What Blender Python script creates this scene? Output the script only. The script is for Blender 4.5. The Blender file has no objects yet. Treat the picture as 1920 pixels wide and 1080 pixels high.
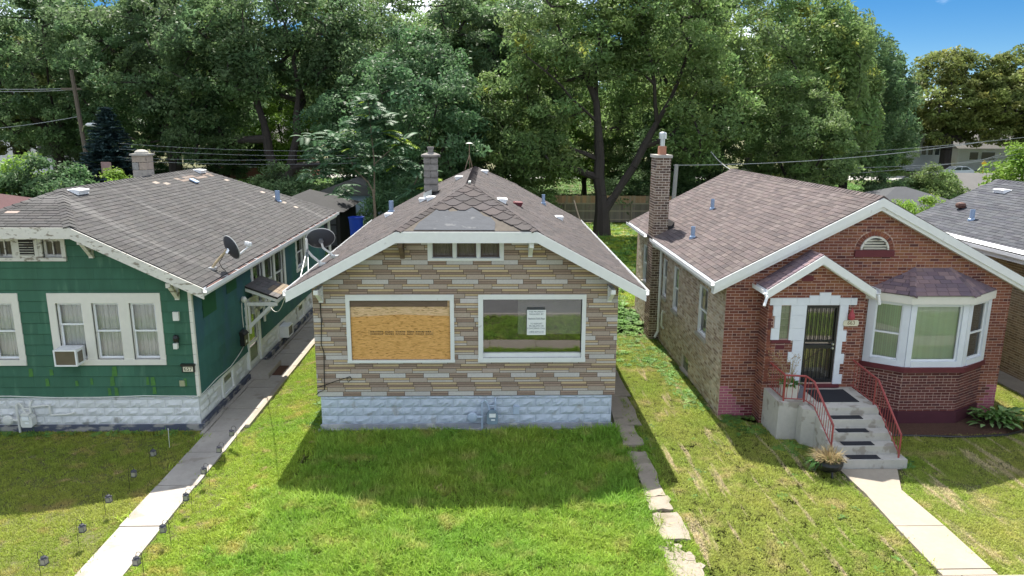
import bpy, bmesh, math, random
import numpy as np
from mathutils import Vector, Matrix
rnd = random.Random(7)
scene = bpy.context.scene
COL = scene.collection

# ------------------------------------------------------------------ camera, sky, sun, exposure
cam_d = bpy.data.cameras.new('camera'); cam = bpy.data.objects.new('camera', cam_d); COL.objects.link(cam)
PITCH, YAW, ROLL = 0.219556, 0.03074, 0.005132
cp, sp, cy, sy = math.cos(PITCH), math.sin(PITCH), math.cos(YAW), math.sin(YAW)
fwd = Vector((sy*cp, cy*cp, -sp)); right = Vector((cy, -sy, 0)); up = right.cross(fwd)
r2 = right*math.cos(ROLL) + up*math.sin(ROLL); u2 = up*math.cos(ROLL) - right*math.sin(ROLL)
cam.matrix_world = Matrix(((r2.x, u2.x, -fwd.x, 0), (r2.y, u2.y, -fwd.y, 0), (r2.z, u2.z, -fwd.z, 7.0), (0, 0, 0, 1)))
cam_d.sensor_width = 36; cam_d.lens = 1370.2/1920*36; cam_d.clip_end = 3000; cam_d.clip_start = .1
scene.camera = cam
CAM = Vector((0, 0, 7.0))
SUN_DIR = Vector((0.27, -2.35, -3.45)).normalized()
world = bpy.data.worlds.new('World'); scene.world = world; world.use_nodes = True
wn, wl = world.node_tree.nodes, world.node_tree.links
bg = wn['Background']
sky = wn.new('ShaderNodeTexSky'); sky.sky_type = 'NISHITA'; sky.sun_disc = False
sky.sun_elevation = math.asin(-SUN_DIR.z); sky.sun_rotation = math.atan2(-SUN_DIR.x, -SUN_DIR.y)
sky.air_density = 0.7; sky.dust_density = 0.0; sky.ozone_density = 2.5; sky.altitude = 300
tc = wn.new('ShaderNodeTexCoord'); mp = wn.new('ShaderNodeMapping'); mp.inputs['Scale'].default_value = (1.6, 1.6, 5); mp.inputs['Location'].default_value = (5, 1, 2)
cn = wn.new('ShaderNodeTexNoise'); cn.inputs['Scale'].default_value = 2.2; cn.inputs['Detail'].default_value = 7
cr = wn.new('ShaderNodeValToRGB'); cr.color_ramp.elements[0].position = .47; cr.color_ramp.elements[1].position = .62
cr.color_ramp.elements[1].color = (.9, .9, .9, 1)
mx = wn.new('ShaderNodeMix'); mx.data_type = 'RGBA'; mx.inputs['B'].default_value = (11.0, 11.5, 12.1, 1)
wl.new(tc.outputs['Generated'], mp.inputs['Vector']); wl.new(mp.outputs[0], cn.inputs['Vector'])
wl.new(cn.outputs['Fac'], cr.inputs[0]); wl.new(cr.outputs[0], mx.inputs['Factor'])
hs = wn.new('ShaderNodeHueSaturation'); hs.inputs['Saturation'].default_value = 1.4; hs.inputs['Value'].default_value = .42
wl.new(sky.outputs[0], hs.inputs['Color']); wl.new(hs.outputs[0], mx.inputs['A'])
wl.new(mx.outputs['Result'], bg.inputs['Color']); bg.inputs['Strength'].default_value = 0.105
sun_d = bpy.data.lights.new('sun', 'SUN'); sun_d.energy = 4.3; sun_d.angle = math.radians(.5); sun_d.color = (1, .95, .86)
sun = bpy.data.objects.new('sun', sun_d); COL.objects.link(sun)
sun.rotation_euler = SUN_DIR.to_track_quat('-Z', 'Y').to_euler(); sun.location = (0, 40, 60)
scene.view_settings.view_transform = 'Standard'; scene.view_settings.look = 'None'
scene.view_settings.gamma = 1; scene.view_settings.use_curve_mapping = False
scene.view_settings.exposure = 1.3
scene.render.engine = 'CYCLES'
scene.cycles.max_bounces = 12; scene.cycles.diffuse_bounces = 7; scene.cycles.transparent_max_bounces = 8
scene.cycles.use_denoising = True

# ------------------------------------------------------------------ materials
def mat(name, color, rough=.85, var=.12, nscale=6, big=.12, bigscale=.8, bump=0, bscale=30, metal=0, stain=None,
        stretch=(1, 1, 1), spec=.3, col=True, trans=0, coord='Object', obrand=0, grain=0):
    m = bpy.data.materials.new(name); m.use_nodes = True
    n, l = m.node_tree.nodes, m.node_tree.links
    b = n['Principled BSDF']; out = n['Material Output']
    b.inputs['Roughness'].default_value = rough; b.inputs['Metallic'].default_value = metal
    b.inputs['Specular IOR Level'].default_value = spec
    t = n.new('ShaderNodeTexCoord'); src = t.outputs[coord] if coord != 'World' else n.new('ShaderNodeNewGeometry').outputs['Position']
    mpn = n.new('ShaderNodeMapping'); mpn.inputs['Scale'].default_value = stretch; l.new(src, mpn.inputs['Vector'])
    def noise(sc, det=5):
        x = n.new('ShaderNodeTexNoise'); x.inputs['Scale'].default_value = sc; x.inputs['Detail'].default_value = det
        l.new(mpn.outputs[0], x.inputs['Vector']); return x.outputs['Fac']
    def math_(op, a, bb, c=None):
        x = n.new('ShaderNodeMath'); x.operation = op
        for i, v in enumerate((a, bb, c)):
            if v is None: continue
            if isinstance(v, (int, float)): x.inputs[i].default_value = v
            else: l.new(v, x.inputs[i])
        return x.outputs[0]
    f = math_('MULTIPLY_ADD', noise(nscale), 2*var*1.6, 1-var*1.6)
    f2 = math_('MULTIPLY_ADD', noise(bigscale, 3), 2*big*1.6, 1-big*1.6)
    fac = math_('MULTIPLY', f, f2)
    if grain: fac = math_('MULTIPLY', fac, math_('MULTIPLY_ADD', noise(140, 2), 2*grain*1.6, 1-grain*1.6))
    if obrand:
        oi = n.new('ShaderNodeObjectInfo'); fac = math_('MULTIPLY', fac, math_('MULTIPLY_ADD', oi.outputs['Random'], 2*obrand, 1-obrand))
    mul = n.new('ShaderNodeMix'); mul.data_type = 'RGBA'; mul.blend_type = 'MULTIPLY'; mul.inputs['Factor'].default_value = 1
    mul.inputs['A'].default_value = (*color, 1)
    if col:
        at = n.new('ShaderNodeAttribute'); at.attribute_name = 'col'; l.new(at.outputs['Color'], mul.inputs['B'])
    else: mul.inputs['B'].default_value = (1, 1, 1, 1)
    sc = n.new('ShaderNodeVectorMath'); sc.operation = 'SCALE'; l.new(mul.outputs['Result'], sc.inputs[0]); l.new(fac, sc.inputs['Scale'])
    res = sc.outputs[0]
    if stain:
        scol, ssc, th, amt = stain
        r = n.new('ShaderNodeValToRGB'); r.color_ramp.elements[0].position = th; r.color_ramp.elements[1].position = min(1, th+.07)
        r.color_ramp.elements[1].color = (amt, amt, amt, 1); l.new(noise(ssc, 8), r.inputs[0])
        ms = n.new('ShaderNodeMix'); ms.data_type = 'RGBA'; ms.inputs['B'].default_value = (*scol, 1)
        l.new(r.outputs[0], ms.inputs['Factor']); l.new(res, ms.inputs['A']); res = ms.outputs['Result']
    l.new(res, b.inputs['Base Color'])
    if bump:
        bp = n.new('ShaderNodeBump'); bp.inputs['Strength'].default_value = bump; bp.inputs['Distance'].default_value = .02
        l.new(noise(bscale), bp.inputs['Height']); l.new(bp.outputs[0], b.inputs['Normal'])
    if trans:
        tr = n.new('ShaderNodeBsdfTranslucent'); l.new(res, tr.inputs['Color'])
        ad = n.new('ShaderNodeMixShader'); ad.inputs[0].default_value = trans
        l.new(b.outputs[0], ad.inputs[1]); l.new(tr.outputs[0], ad.inputs[2]); l.new(ad.outputs[0], out.inputs['Surface'])
    return m

def glass_mat(name, tint=(.9, .95, .95), refl=.12, dirt=.03):
    m = bpy.data.materials.new(name); m.use_nodes = True; n, l = m.node_tree.nodes, m.node_tree.links
    n.remove(n['Principled BSDF'])
    tr = n.new('ShaderNodeBsdfTransparent'); tr.inputs[0].default_value = (*tint, 1)
    gl = n.new('ShaderNodeBsdfGlossy'); gl.inputs['Roughness'].default_value = .01; gl.inputs[0].default_value = (.95, .97, 1, 1)
    fr = n.new('ShaderNodeFresnel'); fr.inputs[0].default_value = 1.5
    ma = n.new('ShaderNodeMath'); ma.operation = 'ADD'; ma.inputs[1].default_value = refl-.04; l.new(fr.outputs[0], ma.inputs[0])
    mi = n.new('ShaderNodeMixShader'); l.new(ma.outputs[0], mi.inputs[0]); l.new(tr.outputs[0], mi.inputs[1]); l.new(gl.outputs[0], mi.inputs[2])
    df = n.new('ShaderNodeBsdfDiffuse'); df.inputs[0].default_value = (.5, .5, .48, 1)
    m2 = n.new('ShaderNodeMixShader'); m2.inputs[0].default_value = dirt; l.new(mi.outputs[0], m2.inputs[1]); l.new(df.outputs[0], m2.inputs[2])
    l.new(m2.outputs[0], n['Material Output'].inputs['Surface'])
    return m

def osb_mat(name, base):
    m = bpy.data.materials.new(name); m.use_nodes = True; n, l = m.node_tree.nodes, m.node_tree.links
    b = n['Principled BSDF']; b.inputs['Roughness'].default_value = .8; b.inputs['Specular IOR Level'].default_value = .2
    t = n.new('ShaderNodeTexCoord'); res = None
    for ang, sc in ((.12, (11, 90, 62)), (-.3, (10, 80, 56)), (.7, (13, 80, 60))):
        mpn = n.new('ShaderNodeMapping'); mpn.inputs['Rotation'].default_value = (0, ang, 0); mpn.inputs['Scale'].default_value = sc
        l.new(t.outputs['Object'], mpn.inputs[0])
        v = n.new('ShaderNodeTexVoronoi'); v.inputs['Scale'].default_value = 1.0; l.new(mpn.outputs[0], v.inputs['Vector'])
        sx = n.new('ShaderNodeSeparateColor'); l.new(v.outputs['Color'], sx.inputs[0])
        if res is None: res = sx.outputs[0]
        else:
            a = n.new('ShaderNodeMix'); a.inputs[0].default_value = .45; l.new(res, a.inputs[2]); l.new(sx.outputs[1], a.inputs[3]); res = a.outputs[0]
    r = n.new('ShaderNodeValToRGB'); e = r.color_ramp.elements
    e[0].position = .12; e[0].color = (base[0]*.45, base[1]*.38, base[2]*.35, 1); e[1].position = .85; e[1].color = (base[0]*1.25, base[1]*1.3, base[2]*1.6, 1)
    k = e.new(.35); k.color = (*base, 1)
    l.new(res, r.inputs[0]); l.new(r.outputs[0], b.inputs['Base Color'])
    return m

def leaf_mat(name, color, trans=.4, var=.25, tipcol=None, tipth=.62, gloss=.14):
    m = mat(name, color, rough=.5, var=.1, nscale=1.2, big=var, bigscale=.35, spec=gloss, trans=trans, obrand=.06)
    if tipcol:
        n, l = m.node_tree.nodes, m.node_tree.links
        b = n['Principled BSDF']; src = b.inputs['Base Color'].links[0].from_socket
        t = n.new('ShaderNodeTexCoord'); x = n.new('ShaderNodeTexNoise'); x.inputs['Scale'].default_value = .28; x.inputs['Detail'].default_value = 4
        l.new(t.outputs['Object'], x.inputs['Vector'])
        r = n.new('ShaderNodeValToRGB'); r.color_ramp.elements[0].position = tipth; r.color_ramp.elements[1].position = tipth+.06; l.new(x.outputs['Fac'], r.inputs[0])
        ms = n.new('ShaderNodeMix'); ms.data_type = 'RGBA'; ms.inputs['B'].default_value = (*tipcol, 1); l.new(r.outputs[0], ms.inputs['Factor']); l.new(src, ms.inputs['A'])
        l.new(ms.outputs['Result'], b.inputs['Base Color'])
        for nd in n:
            if nd.type == 'BSDF_TRANSLUCENT': l.new(ms.outputs['Result'], nd.inputs['Color'])
    return m

WHITE = mat('white_paint', (.72, .73, .72), .5, .04, 8, .05, stain=((.30, .27, .22), 5, .68, .6), bump=.1)
TRIM = mat('cream_trim_paint', (.68, .66, .60), .6, .04, 8, .05)
PEEL = mat('peeling_white_paint', (.62, .60, .55), .7, .06, 8, .08, stain=((.20, .17, .13), 6, .56, .85), stretch=(1, 1, 2.2), bump=.25)
VINYL = mat('white_vinyl', (.74, .76, .78), .35, .02, 8, .02)
STONE = mat('printed_siding', (1, 1, 1), .9, .10, 22, .06, bump=.25, bscale=60, grain=.16)
SIDEBK = mat('siding_joint', (.085, .06, .045), .9, .1)
BLUEBLK = mat('pale_blue_block_paint', (.48, .535, .62), .7, .05, 6, .07, bump=.15, bscale=40, stain=((.34, .33, .31), 3.2, .60, .55))
WHITEBLK = mat('white_block_paint', (.66, .67, .68), .7, .06, 6, .08, bump=.15, bscale=40, stain=((.20, .19, .16), 2.2, .62, .7))
FOOT = mat('stained_footing', (.30, .31, .34), .9, .15, 6, .2, bump=.3, stain=((.50, .49, .47), 3, .55, .8))
NAVY = mat('navy_base_paint', (.075, .085, .12), .75, .12, 6, .15, stain=((.36, .34, .31), 2.6, .50, .8), stretch=(1, 1, 3))
GREEN = mat('green_siding_paint', (.046, .132, .086), .75, .10, 5, .16, bigscale=1.1, stretch=(1.6, 1.6, .35), bump=.2, bscale=50, stain=((.085, .19, .125), 2.4, .58, .6))
GREENSIDE = mat('sky_tinted_green_siding', (.036, .125, .115), .75, .10, 5, .2, bigscale=.8, stretch=(1, 1, .4), bump=.2, bscale=50, stain=((.035, .10, .13), 1.2, .5, .85))  # blue tint of reflected sky light is put into the side wall's colour
DKGREEN = mat('fresh_dark_green_paint', (.012, .085, .035), .7, .1)
LIME = mat('lime_paint_marks', (.075, .20, .05), .8, .2, 14, .2)
REDBRICK = mat('red_brick', (1, 1, 1), .9, .12, 30, .17, bigscale=.7, bump=.3, bscale=70, grain=.08)
MORTAR = mat('pink_mortar', (.46, .33, .28), .95, .1, 10, .1)
MORTARW = mat('pale_mortar', (.60, .53, .44), .95, .1, 10, .12)
MAROON = mat('maroon_paint', (.12, .026, .032), .6, .1, 5, .1)
PINKP = mat('pink_paint', (.30, .075, .11), .8, .1, 6, .1)
LIMESTONE = mat('white_painted_limestone', (.66, .69, .74), .7, .05, 7, .06, bump=.1)
SILL = mat('grey_stone_sill', (.40, .38, .34), .85, .1, 10, .1)
SHGREY = mat('grey_asphalt_shingles', (1, 1, 1), .95, .06, 8, .13, bigscale=.55, grain=.22, bump=.2, bscale=150)
SHGREEN = mat('streaked_grey_shingles', (1, 1, 1), .95, .06, 8, .13, bigscale=.55, grain=.22, bump=.2, bscale=150, stretch=(.18, 1.6, .18), stain=((.155, .15, .145), .9, .60, .55))
DECK = mat('dark_roofing_felt', (.035, .032, .032), .95, .15)
FELT = mat('blue_grey_felt_patch', (.062, .068, .08), .85, .15, 5, .15, bump=.3, bscale=12, stain=((.2, .2, .2), 4, .62, .4))
WOODROT = mat('exposed_sheathing', (.10, .085, .07), .9, .25, 12, .2)
GALV = mat('galvanised_blue_grey', (.30, .40, .55), .5, .06, 10, .06, metal=.2)
STEEL = mat('bright_steel', (.62, .64, .66), .3, .05, metal=.9)
WMETAL = mat('white_metal', (.78, .79, .80), .4, .04)
CHIMST = mat('grey_stone_block', (.26, .24, .22), .9, .2, 8, .2, bump=.6, bscale=18, stain=((.10, .09, .085), 2.6, .6, .7))
TAR = mat('roof_tar', (.025, .023, .025), .6, .2)
TERRA = mat('clay_flue', (.42, .20, .13), .8, .1)
CONC = mat('concrete', (.385, .35, .31), .9, .09, 12, .16, bigscale=1.2, bump=.2, bscale=60, coord='World', stain=((.22, .19, .15), 1.9, .58, .55), grain=.07)
CONCD = mat('worn_path_concrete', (.30, .255, .205), .9, .1, 12, .18, bigscale=1.4, bump=.3, bscale=50, coord='World', stain=((.17, .15, .10), 2.2, .56, .6), grain=.1)
CONCW = mat('warm_concrete', (.345, .30, .24), .9, .07, 12, .12, bigscale=1.1, bump=.2, bscale=60, coord='World', stain=((.34, .29, .23), 1.8, .62, .5), grain=.07)
STEPC = mat('step_concrete', (.46, .44, .40), .9, .08, 9, .12, bump=.3, bscale=40, stain=((.24, .21, .17), 3.2, .56, .7))
RUBBER = mat('black_rubber_mat', (.022, .024, .03), .85, .2, 40, .05)
COIR = mat('brown_doormat', (.10, .05, .032), .95, .2, 60, .1)
RAILRED = mat('red_iron_paint', (.30, .055, .05), .45, .1, 10, .12, spec=.5, stain=((.18, .035, .03), 8, .6, .6))
BLACK = mat('black_metal', (.012, .012, .013), .4, .1, spec=.5)
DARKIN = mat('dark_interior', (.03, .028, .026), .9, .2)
CURT = mat('white_curtain', (.90, .89, .86), .9, .05, 3, .1, trans=.3)
CURTG = mat('green_vertical_blind', (.62, .72, .52), .8, .05, 3, .06, trans=.2)
BROWNCURT = mat('brown_curtain', (.16, .13, .10), .9, .2, 8, .1)
GLASS = glass_mat('window_glass', tint=(.98, .99, .98), refl=.055)
GLASSR = glass_mat('picture_glass', refl=.15, dirt=.0)
FILM = glass_mat('hazy_film', tint=(.8, .8, .78), refl=.10, dirt=.16)
GBLOCK = mat('glass_block', (.16, .18, .12), .15, .3, 6, .2, spec=.8)
OSB = osb_mat('strand_board', (.60, .325, .10))
OSB2 = osb_mat('pale_strand_board', (.62, .42, .22))
PLY = mat('weathered_wood', (.15, .105, .075), .9, .2, 6, .15, stretch=(1, 8, 8))
PAPER = mat('sign_paper', (.78, .80, .80), .8, .02)
INK = mat('dark_ink', (.05, .07, .12), .8, .05)
INKGREY = mat('grey_ink', (.09, .065, .035), .8, .05)
DISH = mat('dish_grey', (.045, .048, .055), .5, .06)
PVC = mat('pale_plastic', (.66, .66, .62), .5, .06)
METERG = mat('grey_meter_paint', (.20, .27, .33), .5, .1)
GREYP = mat('pipe_blue_grey', (.40, .48, .60), .6, .1)
WOODF = mat('fence_wood', (1, 1, 1), .9, .18, 10, .12, stretch=(6, 6, .8), bump=.3)
BARK = mat('bark', (.055, .046, .040), .95, .25, 8, .2, stretch=(5, 5, .8), bump=.9, bscale=14)
BARKL = mat('pale_bark', (.20, .155, .115), .9, .2, 8, .2, stretch=(5, 5, .8))
SOIL = mat('soil', (.105, .105, .040), .95, .2, 3, .2, coord='World')
MULCH = mat('brown_mulch', (.085, .045, .032), .95, .35, 25, .15, bump=1, bscale=30, coord='World')
STRAWM = mat('bare_straw_soil', (.42, .36, .22), .95, .15, 9, .15, coord='World')
ASPH = mat('asphalt', (.20, .195, .19), .9, .1, 25, .12, coord='World', bump=.2, bscale=80)
PAVE = mat('pale_street', (.34, .33, .31), .9, .08, 3, .1, coord='World')
BLUEP = mat('blue_plastic', (.012, .05, .36), .4, .05)
BLUESID = mat('pale_blue_siding', (.38, .46, .58), .6, .04)
DKROOF = mat('black_roof', (.018, .018, .02), .8, .25, 4, .4, bigscale=.6)
GREYROOF = mat('plain_grey_roof', (.15, .145, .14), .95, .1, 30, .1)
REDROOF = mat('maroon_roof', (.085, .042, .044), .95, .12, 30, .1)
HWHITE = mat('white_house_siding', (.66, .66, .64), .7, .05)
HTAN = mat('tan_house_wall', (.46, .38, .28), .8, .08)
HBRICK = mat('far_brick', (.26, .12, .08), .9, .15, 30, .1)
WINDK = mat('dark_window_pane', (.03, .04, .05), .1, .1, spec=.6)
CARP = mat('silver_car_paint', (.55, .57, .60), .3, .02, metal=.4, spec=.6)
TYRE = mat('tyre_rubber', (.02, .02, .02), .8, .1)
CABLE = mat('grey_cable', (.32, .33, .34), .6, .05)
CABLEB = mat('black_cable', (.02, .02, .02), .6, .05)
POT = mat('white_pot', (.66, .64, .58), .5, .05)
DRY = mat('dry_grass_stems', (.38, .30, .16), .9, .2, trans=.25)
CREAMP = mat('cream_plaque', (.66, .62, .48), .6, .05)
GOLD = mat('brass_numerals', (.20, .14, .06), .5, .1)
PINKL = mat('pink_lantern_paint', (.36, .06, .07), .5, .1)
LANT = mat('lantern_grey_metal', (.06, .06, .075), .45, .1)
LGLASS = mat('lantern_frosted_glass', (.26, .26, .22), .3, .1)
GRILLE = mat('brown_grille', (.14, .115, .075), .8, .1)

# ------------------------------------------------------------------ mesh helpers
ORG = {}
class MB:
    def __init__(s): s.v = []; s.f = []; s.c = []
    def add(s, vs, fs, col=(1, 1, 1)):
        o = len(s.v); s.v += [tuple(v) for v in vs]; s.f += [tuple(i+o for i in f) for f in fs]; s.c += [col]*len(fs); return s
    def box(s, x0, x1, y0, y1, z0, z1, col=(1, 1, 1)):
        vs = [(x, y, z) for z in (z0, z1) for y in (y0, y1) for x in (x0, x1)]
        return s.add(vs, [(0, 2, 3, 1), (4, 5, 7, 6), (0, 1, 5, 4), (2, 6, 7, 3), (0, 4, 6, 2), (1, 3, 7, 5)], col)
    def prism(s, poly, vec, col=(1, 1, 1)):
        p = [Vector(q) for q in poly]; w = Vector(vec); n = len(p)
        return s.add(p+[q+w for q in p], [tuple(range(n))[::-1], tuple(range(n, 2*n))]+[(i, (i+1) % n, n+(i+1) % n, n+i) for i in range(n)], col)
    def tube(s, pts, r, n=6, col=(1, 1, 1), cap=True):
        pts = [Vector(p) for p in pts]; R = r if isinstance(r, (list, tuple)) else [r]*len(pts)
        vs = []; fs = []; d0 = None
        for i, p in enumerate(pts):
            d = (pts[min(i+1, len(pts)-1)]-pts[max(i-1, 0)]).normalized()
            a = d.cross(Vector((0, 0, 1))) if abs(d.z) < .95 else d.cross(Vector((1, 0, 0)))
            if d0 is not None:
                a2 = d0-d*d0.dot(d)
                if a2.length > 1e-4: a = a2
            a.normalize(); d0 = a; b = d.cross(a)
            vs += [p+(a*math.cos(t)+b*math.sin(t))*R[i] for t in (k*2*math.pi/n for k in range(n))]
        for i in range(len(pts)-1):
            fs += [(i*n+k, i*n+(k+1) % n, (i+1)*n+(k+1) % n, (i+1)*n+k) for k in range(n)]
        if cap: fs += [tuple(range(n))[::-1], tuple(range((len(pts)-1)*n, len(pts)*n))]
        return s.add(vs, fs, col)
    def lathe(s, prof, c, n=14, col=(1, 1, 1), axis='z'):
        vs = []; fs = []
        for r, h in prof:
            for k in range(n):
                t = 2*math.pi*k/n; a, b = r*math.cos(t), r*math.sin(t)
                vs.append((c[0]+a, c[1]+b, c[2]+h) if axis == 'z' else (c[0]+a, c[1]+h, c[2]+b) if axis == 'y' else (c[0]+h, c[1]+a, c[2]+b))
        for i in range(len(prof)-1): fs += [(i*n+k, i*n+(k+1) % n, (i+1)*n+(k+1) % n, (i+1)*n+k) for k in range(n)]
        fs += [tuple(range(n))[::-1], tuple(range((len(prof)-1)*n, len(prof)*n))]
        return s.add(vs, fs, col)
    def build(s, name, m, parent=None, smooth=False, **props):
        o0 = ORG.get(parent.name, Vector((0, 0, 0))) if parent else (props.pop('org', None) or Vector((0, 0, 0)))
        o0 = Vector(o0); props.pop('org', None)
        me = bpy.data.meshes.new(name)
        me.from_pydata([(x-o0.x, y-o0.y, z-o0.z) for x, y, z in s.v], [], s.f)
        a = me.attributes.new('col', 'FLOAT_COLOR', 'FACE')
        a.data.foreach_set('color', np.array([(*c, 1) for c in s.c], dtype=np.float32).ravel())
        if smooth: me.shade_smooth()
        me.materials.append(m)
        o = bpy.data.objects.new(name, me); COL.objects.link(o)
        if parent: o.parent = parent
        else: o.location = o0
        ORG[o.name] = o0
        for k, v in props.items(): o[k] = v
        return o
def thing(name, label, cat, loc=(0, 0, 0), group=None):
    o = bpy.data.objects.new(name, None); COL.objects.link(o); o.location = loc; o.empty_display_size = .3
    o['label'] = label; o['category'] = cat
    if group: o['group'] = group
    ORG[o.name] = Vector(loc); return o
def tagp(o, label, cat, group=None):
    o['label'] = label; o['category'] = cat
    if group: o['group'] = group
    return o
def copy_tree(o, parent=None):
    c = o.copy(); COL.objects.link(c)
    if parent: c.parent = parent
    for ch in list(o.children): copy_tree(ch, c)
    return c

class Fr:                                   # a plane with axes u, v and outward normal n
    def __init__(s, o, u, v): s.o = Vector(o); s.u = Vector(u).normalized(); s.v = Vector(v).normalized(); s.n = s.u.cross(s.v)
    def p(s, u, v, n=0): return s.o+s.u*u+s.v*v+s.n*n
def fbox(mb, F, u0, u1, v0, v1, n0, n1, col=(1, 1, 1)):
    vs = [F.p(u, v, n) for n in (n0, n1) for v in (v0, v1) for u in (u0, u1)]
    return mb.add(vs, [(0, 2, 3, 1), (4, 5, 7, 6), (0, 1, 5, 4), (2, 6, 7, 3), (0, 4, 6, 2), (1, 3, 7, 5)], col)
def clip(poly, conv):
    out = poly
    for i in range(len(conv)):
        a, b = conv[i], conv[(i+1) % len(conv)]; inp, out = out, []
        if not inp: return []
        def side(p): return (b[0]-a[0])*(p[1]-a[1])-(b[1]-a[1])*(p[0]-a[0])
        for j in range(len(inp)):
            p, q = inp[j], inp[(j+1) % len(inp)]; sp_, sq = side(p), side(q)
            if sp_ >= 0: out.append(p)
            if (sp_ > 0 > sq) or (sp_ < 0 < sq):
                t = sp_/(sp_-sq); out.append((p[0]+t*(q[0]-p[0]), p[1]+t*(q[1]-p[1])))
    return out
def area(p): return abs(sum(p[i][0]*p[(i+1) % len(p)][1]-p[(i+1) % len(p)][0]*p[i][1] for i in range(len(p))))/2
def subrect(rects, h):
    res = []
    for (a, b, c, d) in rects:
        if h[0] >= b or h[1] <= a or h[2] >= d or h[3] <= c: res.append((a, b, c, d)); continue
        if h[0] > a: res.append((a, h[0], c, d))
        if h[1] < b: res.append((h[1], b, c, d))
        m0, m1 = max(a, h[0]), min(b, h[1])
        if h[2] > c: res.append((m0, m1, c, h[2]))
        if h[3] < d: res.append((m0, m1, h[3], d))
    return res
def wall(mb, F, conv, holes, thick, col=(1, 1, 1)):
    us = sorted({p[0] for p in conv} | {h[i] for h in holes for i in (0, 1)}); vs = sorted({p[1] for p in conv} | {h[i] for h in holes for i in (2, 3)})
    for u0, u1 in zip(us, us[1:]):
        for v0, v1 in zip(vs, vs[1:]):
            if u1-u0 < 1e-5 or v1-v0 < 1e-5: continue
            mu, mv = (u0+u1)/2, (v0+v1)/2
            if any(h[0] < mu < h[1] and h[2] < mv < h[3] for h in holes): continue
            p = clip([(u0, v0), (u1, v0), (u1, v1), (u0, v1)], conv)
            if len(p) > 2 and area(p) > 1e-5: mb.prism([F.p(*q) for q in p], -F.n*thick, col)
class Pieces:                               # laid pieces: the ones that show largest become parts, the rest one stuff part
    def __init__(s): s.l = []
    def add(s, F, poly, hl, hh, col, vr, center=None):
        vs = [p[1] for p in poly]; v0, v1 = min(vs), max(vs)
        top = [F.p(p[0], p[1], hl+(hh-hl)*((p[1]-vr[0])/(vr[1]-vr[0]))) for p in poly]; bot = [F.p(p[0], p[1], -.004) for p in poly]
        c = sum(top, Vector())/len(top); d = CAM-c; fac = max(0, F.n.dot(d.normalized()))
        q = d.length; x = c-CAM; zz = x.dot(fwd); inv = zz > 1 and abs(x.dot(r2)/zz) < .71 and abs(x.dot(u2)/zz) < .4
        s.l.append((area(poly)*fac/q/q*(1 if inv else .02), top, bot, col))
    def emit(s, piece, stuff, parent, m, n=300, want=None):
        s.l.sort(key=lambda t: -t[0]); rest = MB()
        for i, (sc, top, bot, col) in enumerate(s.l):
            k = len(top); mb = MB() if i < n else rest
            mb.add(top+bot, [tuple(range(k))]+[(j, k+j, k+(j+1) % k, (j+1) % k) for j in range(k)], col)
            if i < n: mb.build(piece, m, parent)
        if rest.v: rest.build(stuff, m, parent, kind='stuff')
def jit(c, a=.1, r=rnd):
    f = 1+r.uniform(-a, a); return (c[0]*f*(1+r.uniform(-a, a)*.25), c[1]*f, c[2]*f*(1+r.uniform(-a, a)*.25))
def lay_bricks(P, F, conv, holes, v0, v1, cols, bw=.215, rh=.0705, gap=.0155, h=.007, colf=None, off=0.):
    us = [p[0] for p in conv]; ua, ub = min(us), max(us); row = 0; v = v0
    while v < v1:
        u = ua-(bw/2 if row % 2 else 0)-off; hdr = row % 6 == 5
        w = bw/2 if hdr else bw
        while u < ub:
            R = [(u+gap/2, u+w-gap/2, v+gap/2, v+rh-gap/2)]
            for hh in holes: R = subrect(R, hh)
            for r in R:
                if r[1]-r[0] < .012 or r[3]-r[2] < .012: continue
                p = clip([(r[0], r[2]), (r[1], r[2]), (r[1], r[3]), (r[0], r[3])], conv)
                if len(p) > 2 and area(p) > 3e-4:
                    c = rnd.choice(cols)
                    if colf: c = colf((r[0]+r[1])/2, (r[2]+r[3])/2, c)
                    hj = h+rnd.uniform(-.002, .003); P.add(F, p, hj, hj, jit(c, .12), (v, v+rh))
            u += w
        v += rh; row += 1
def lay_shingles(P, F, conv, cols, w=.3, rh=.14, h=.011, colf=None, wob=.004):
    vs = [p[1] for p in conv]; us = [p[0] for p in conv]; v = min(vs); row = 0
    while v < max(vs):
        u = min(us)-rnd.uniform(0, w); run = 0
        while u < max(us):
            ww = w*rnd.uniform(.97, 1.03)
            dv = rnd.uniform(-wob, wob)
            p = clip([(u+.005, v+dv), (u+ww-.005, v+dv+rnd.uniform(-wob, wob)*.5), (u+ww-.005, v+rh+.015), (u+.005, v+rh+.015)], conv)
            if len(p) > 2 and area(p) > 2e-3:
                c = rnd.choice(cols)
                if colf: c = colf(u+ww/2, v+rh/2, c)
                hj = h+rnd.uniform(-.003, .004); P.add(F, p, hj, .003, jit(c, .09), (v, v+rh))
            u += ww
        v += rh; row += 1
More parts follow.
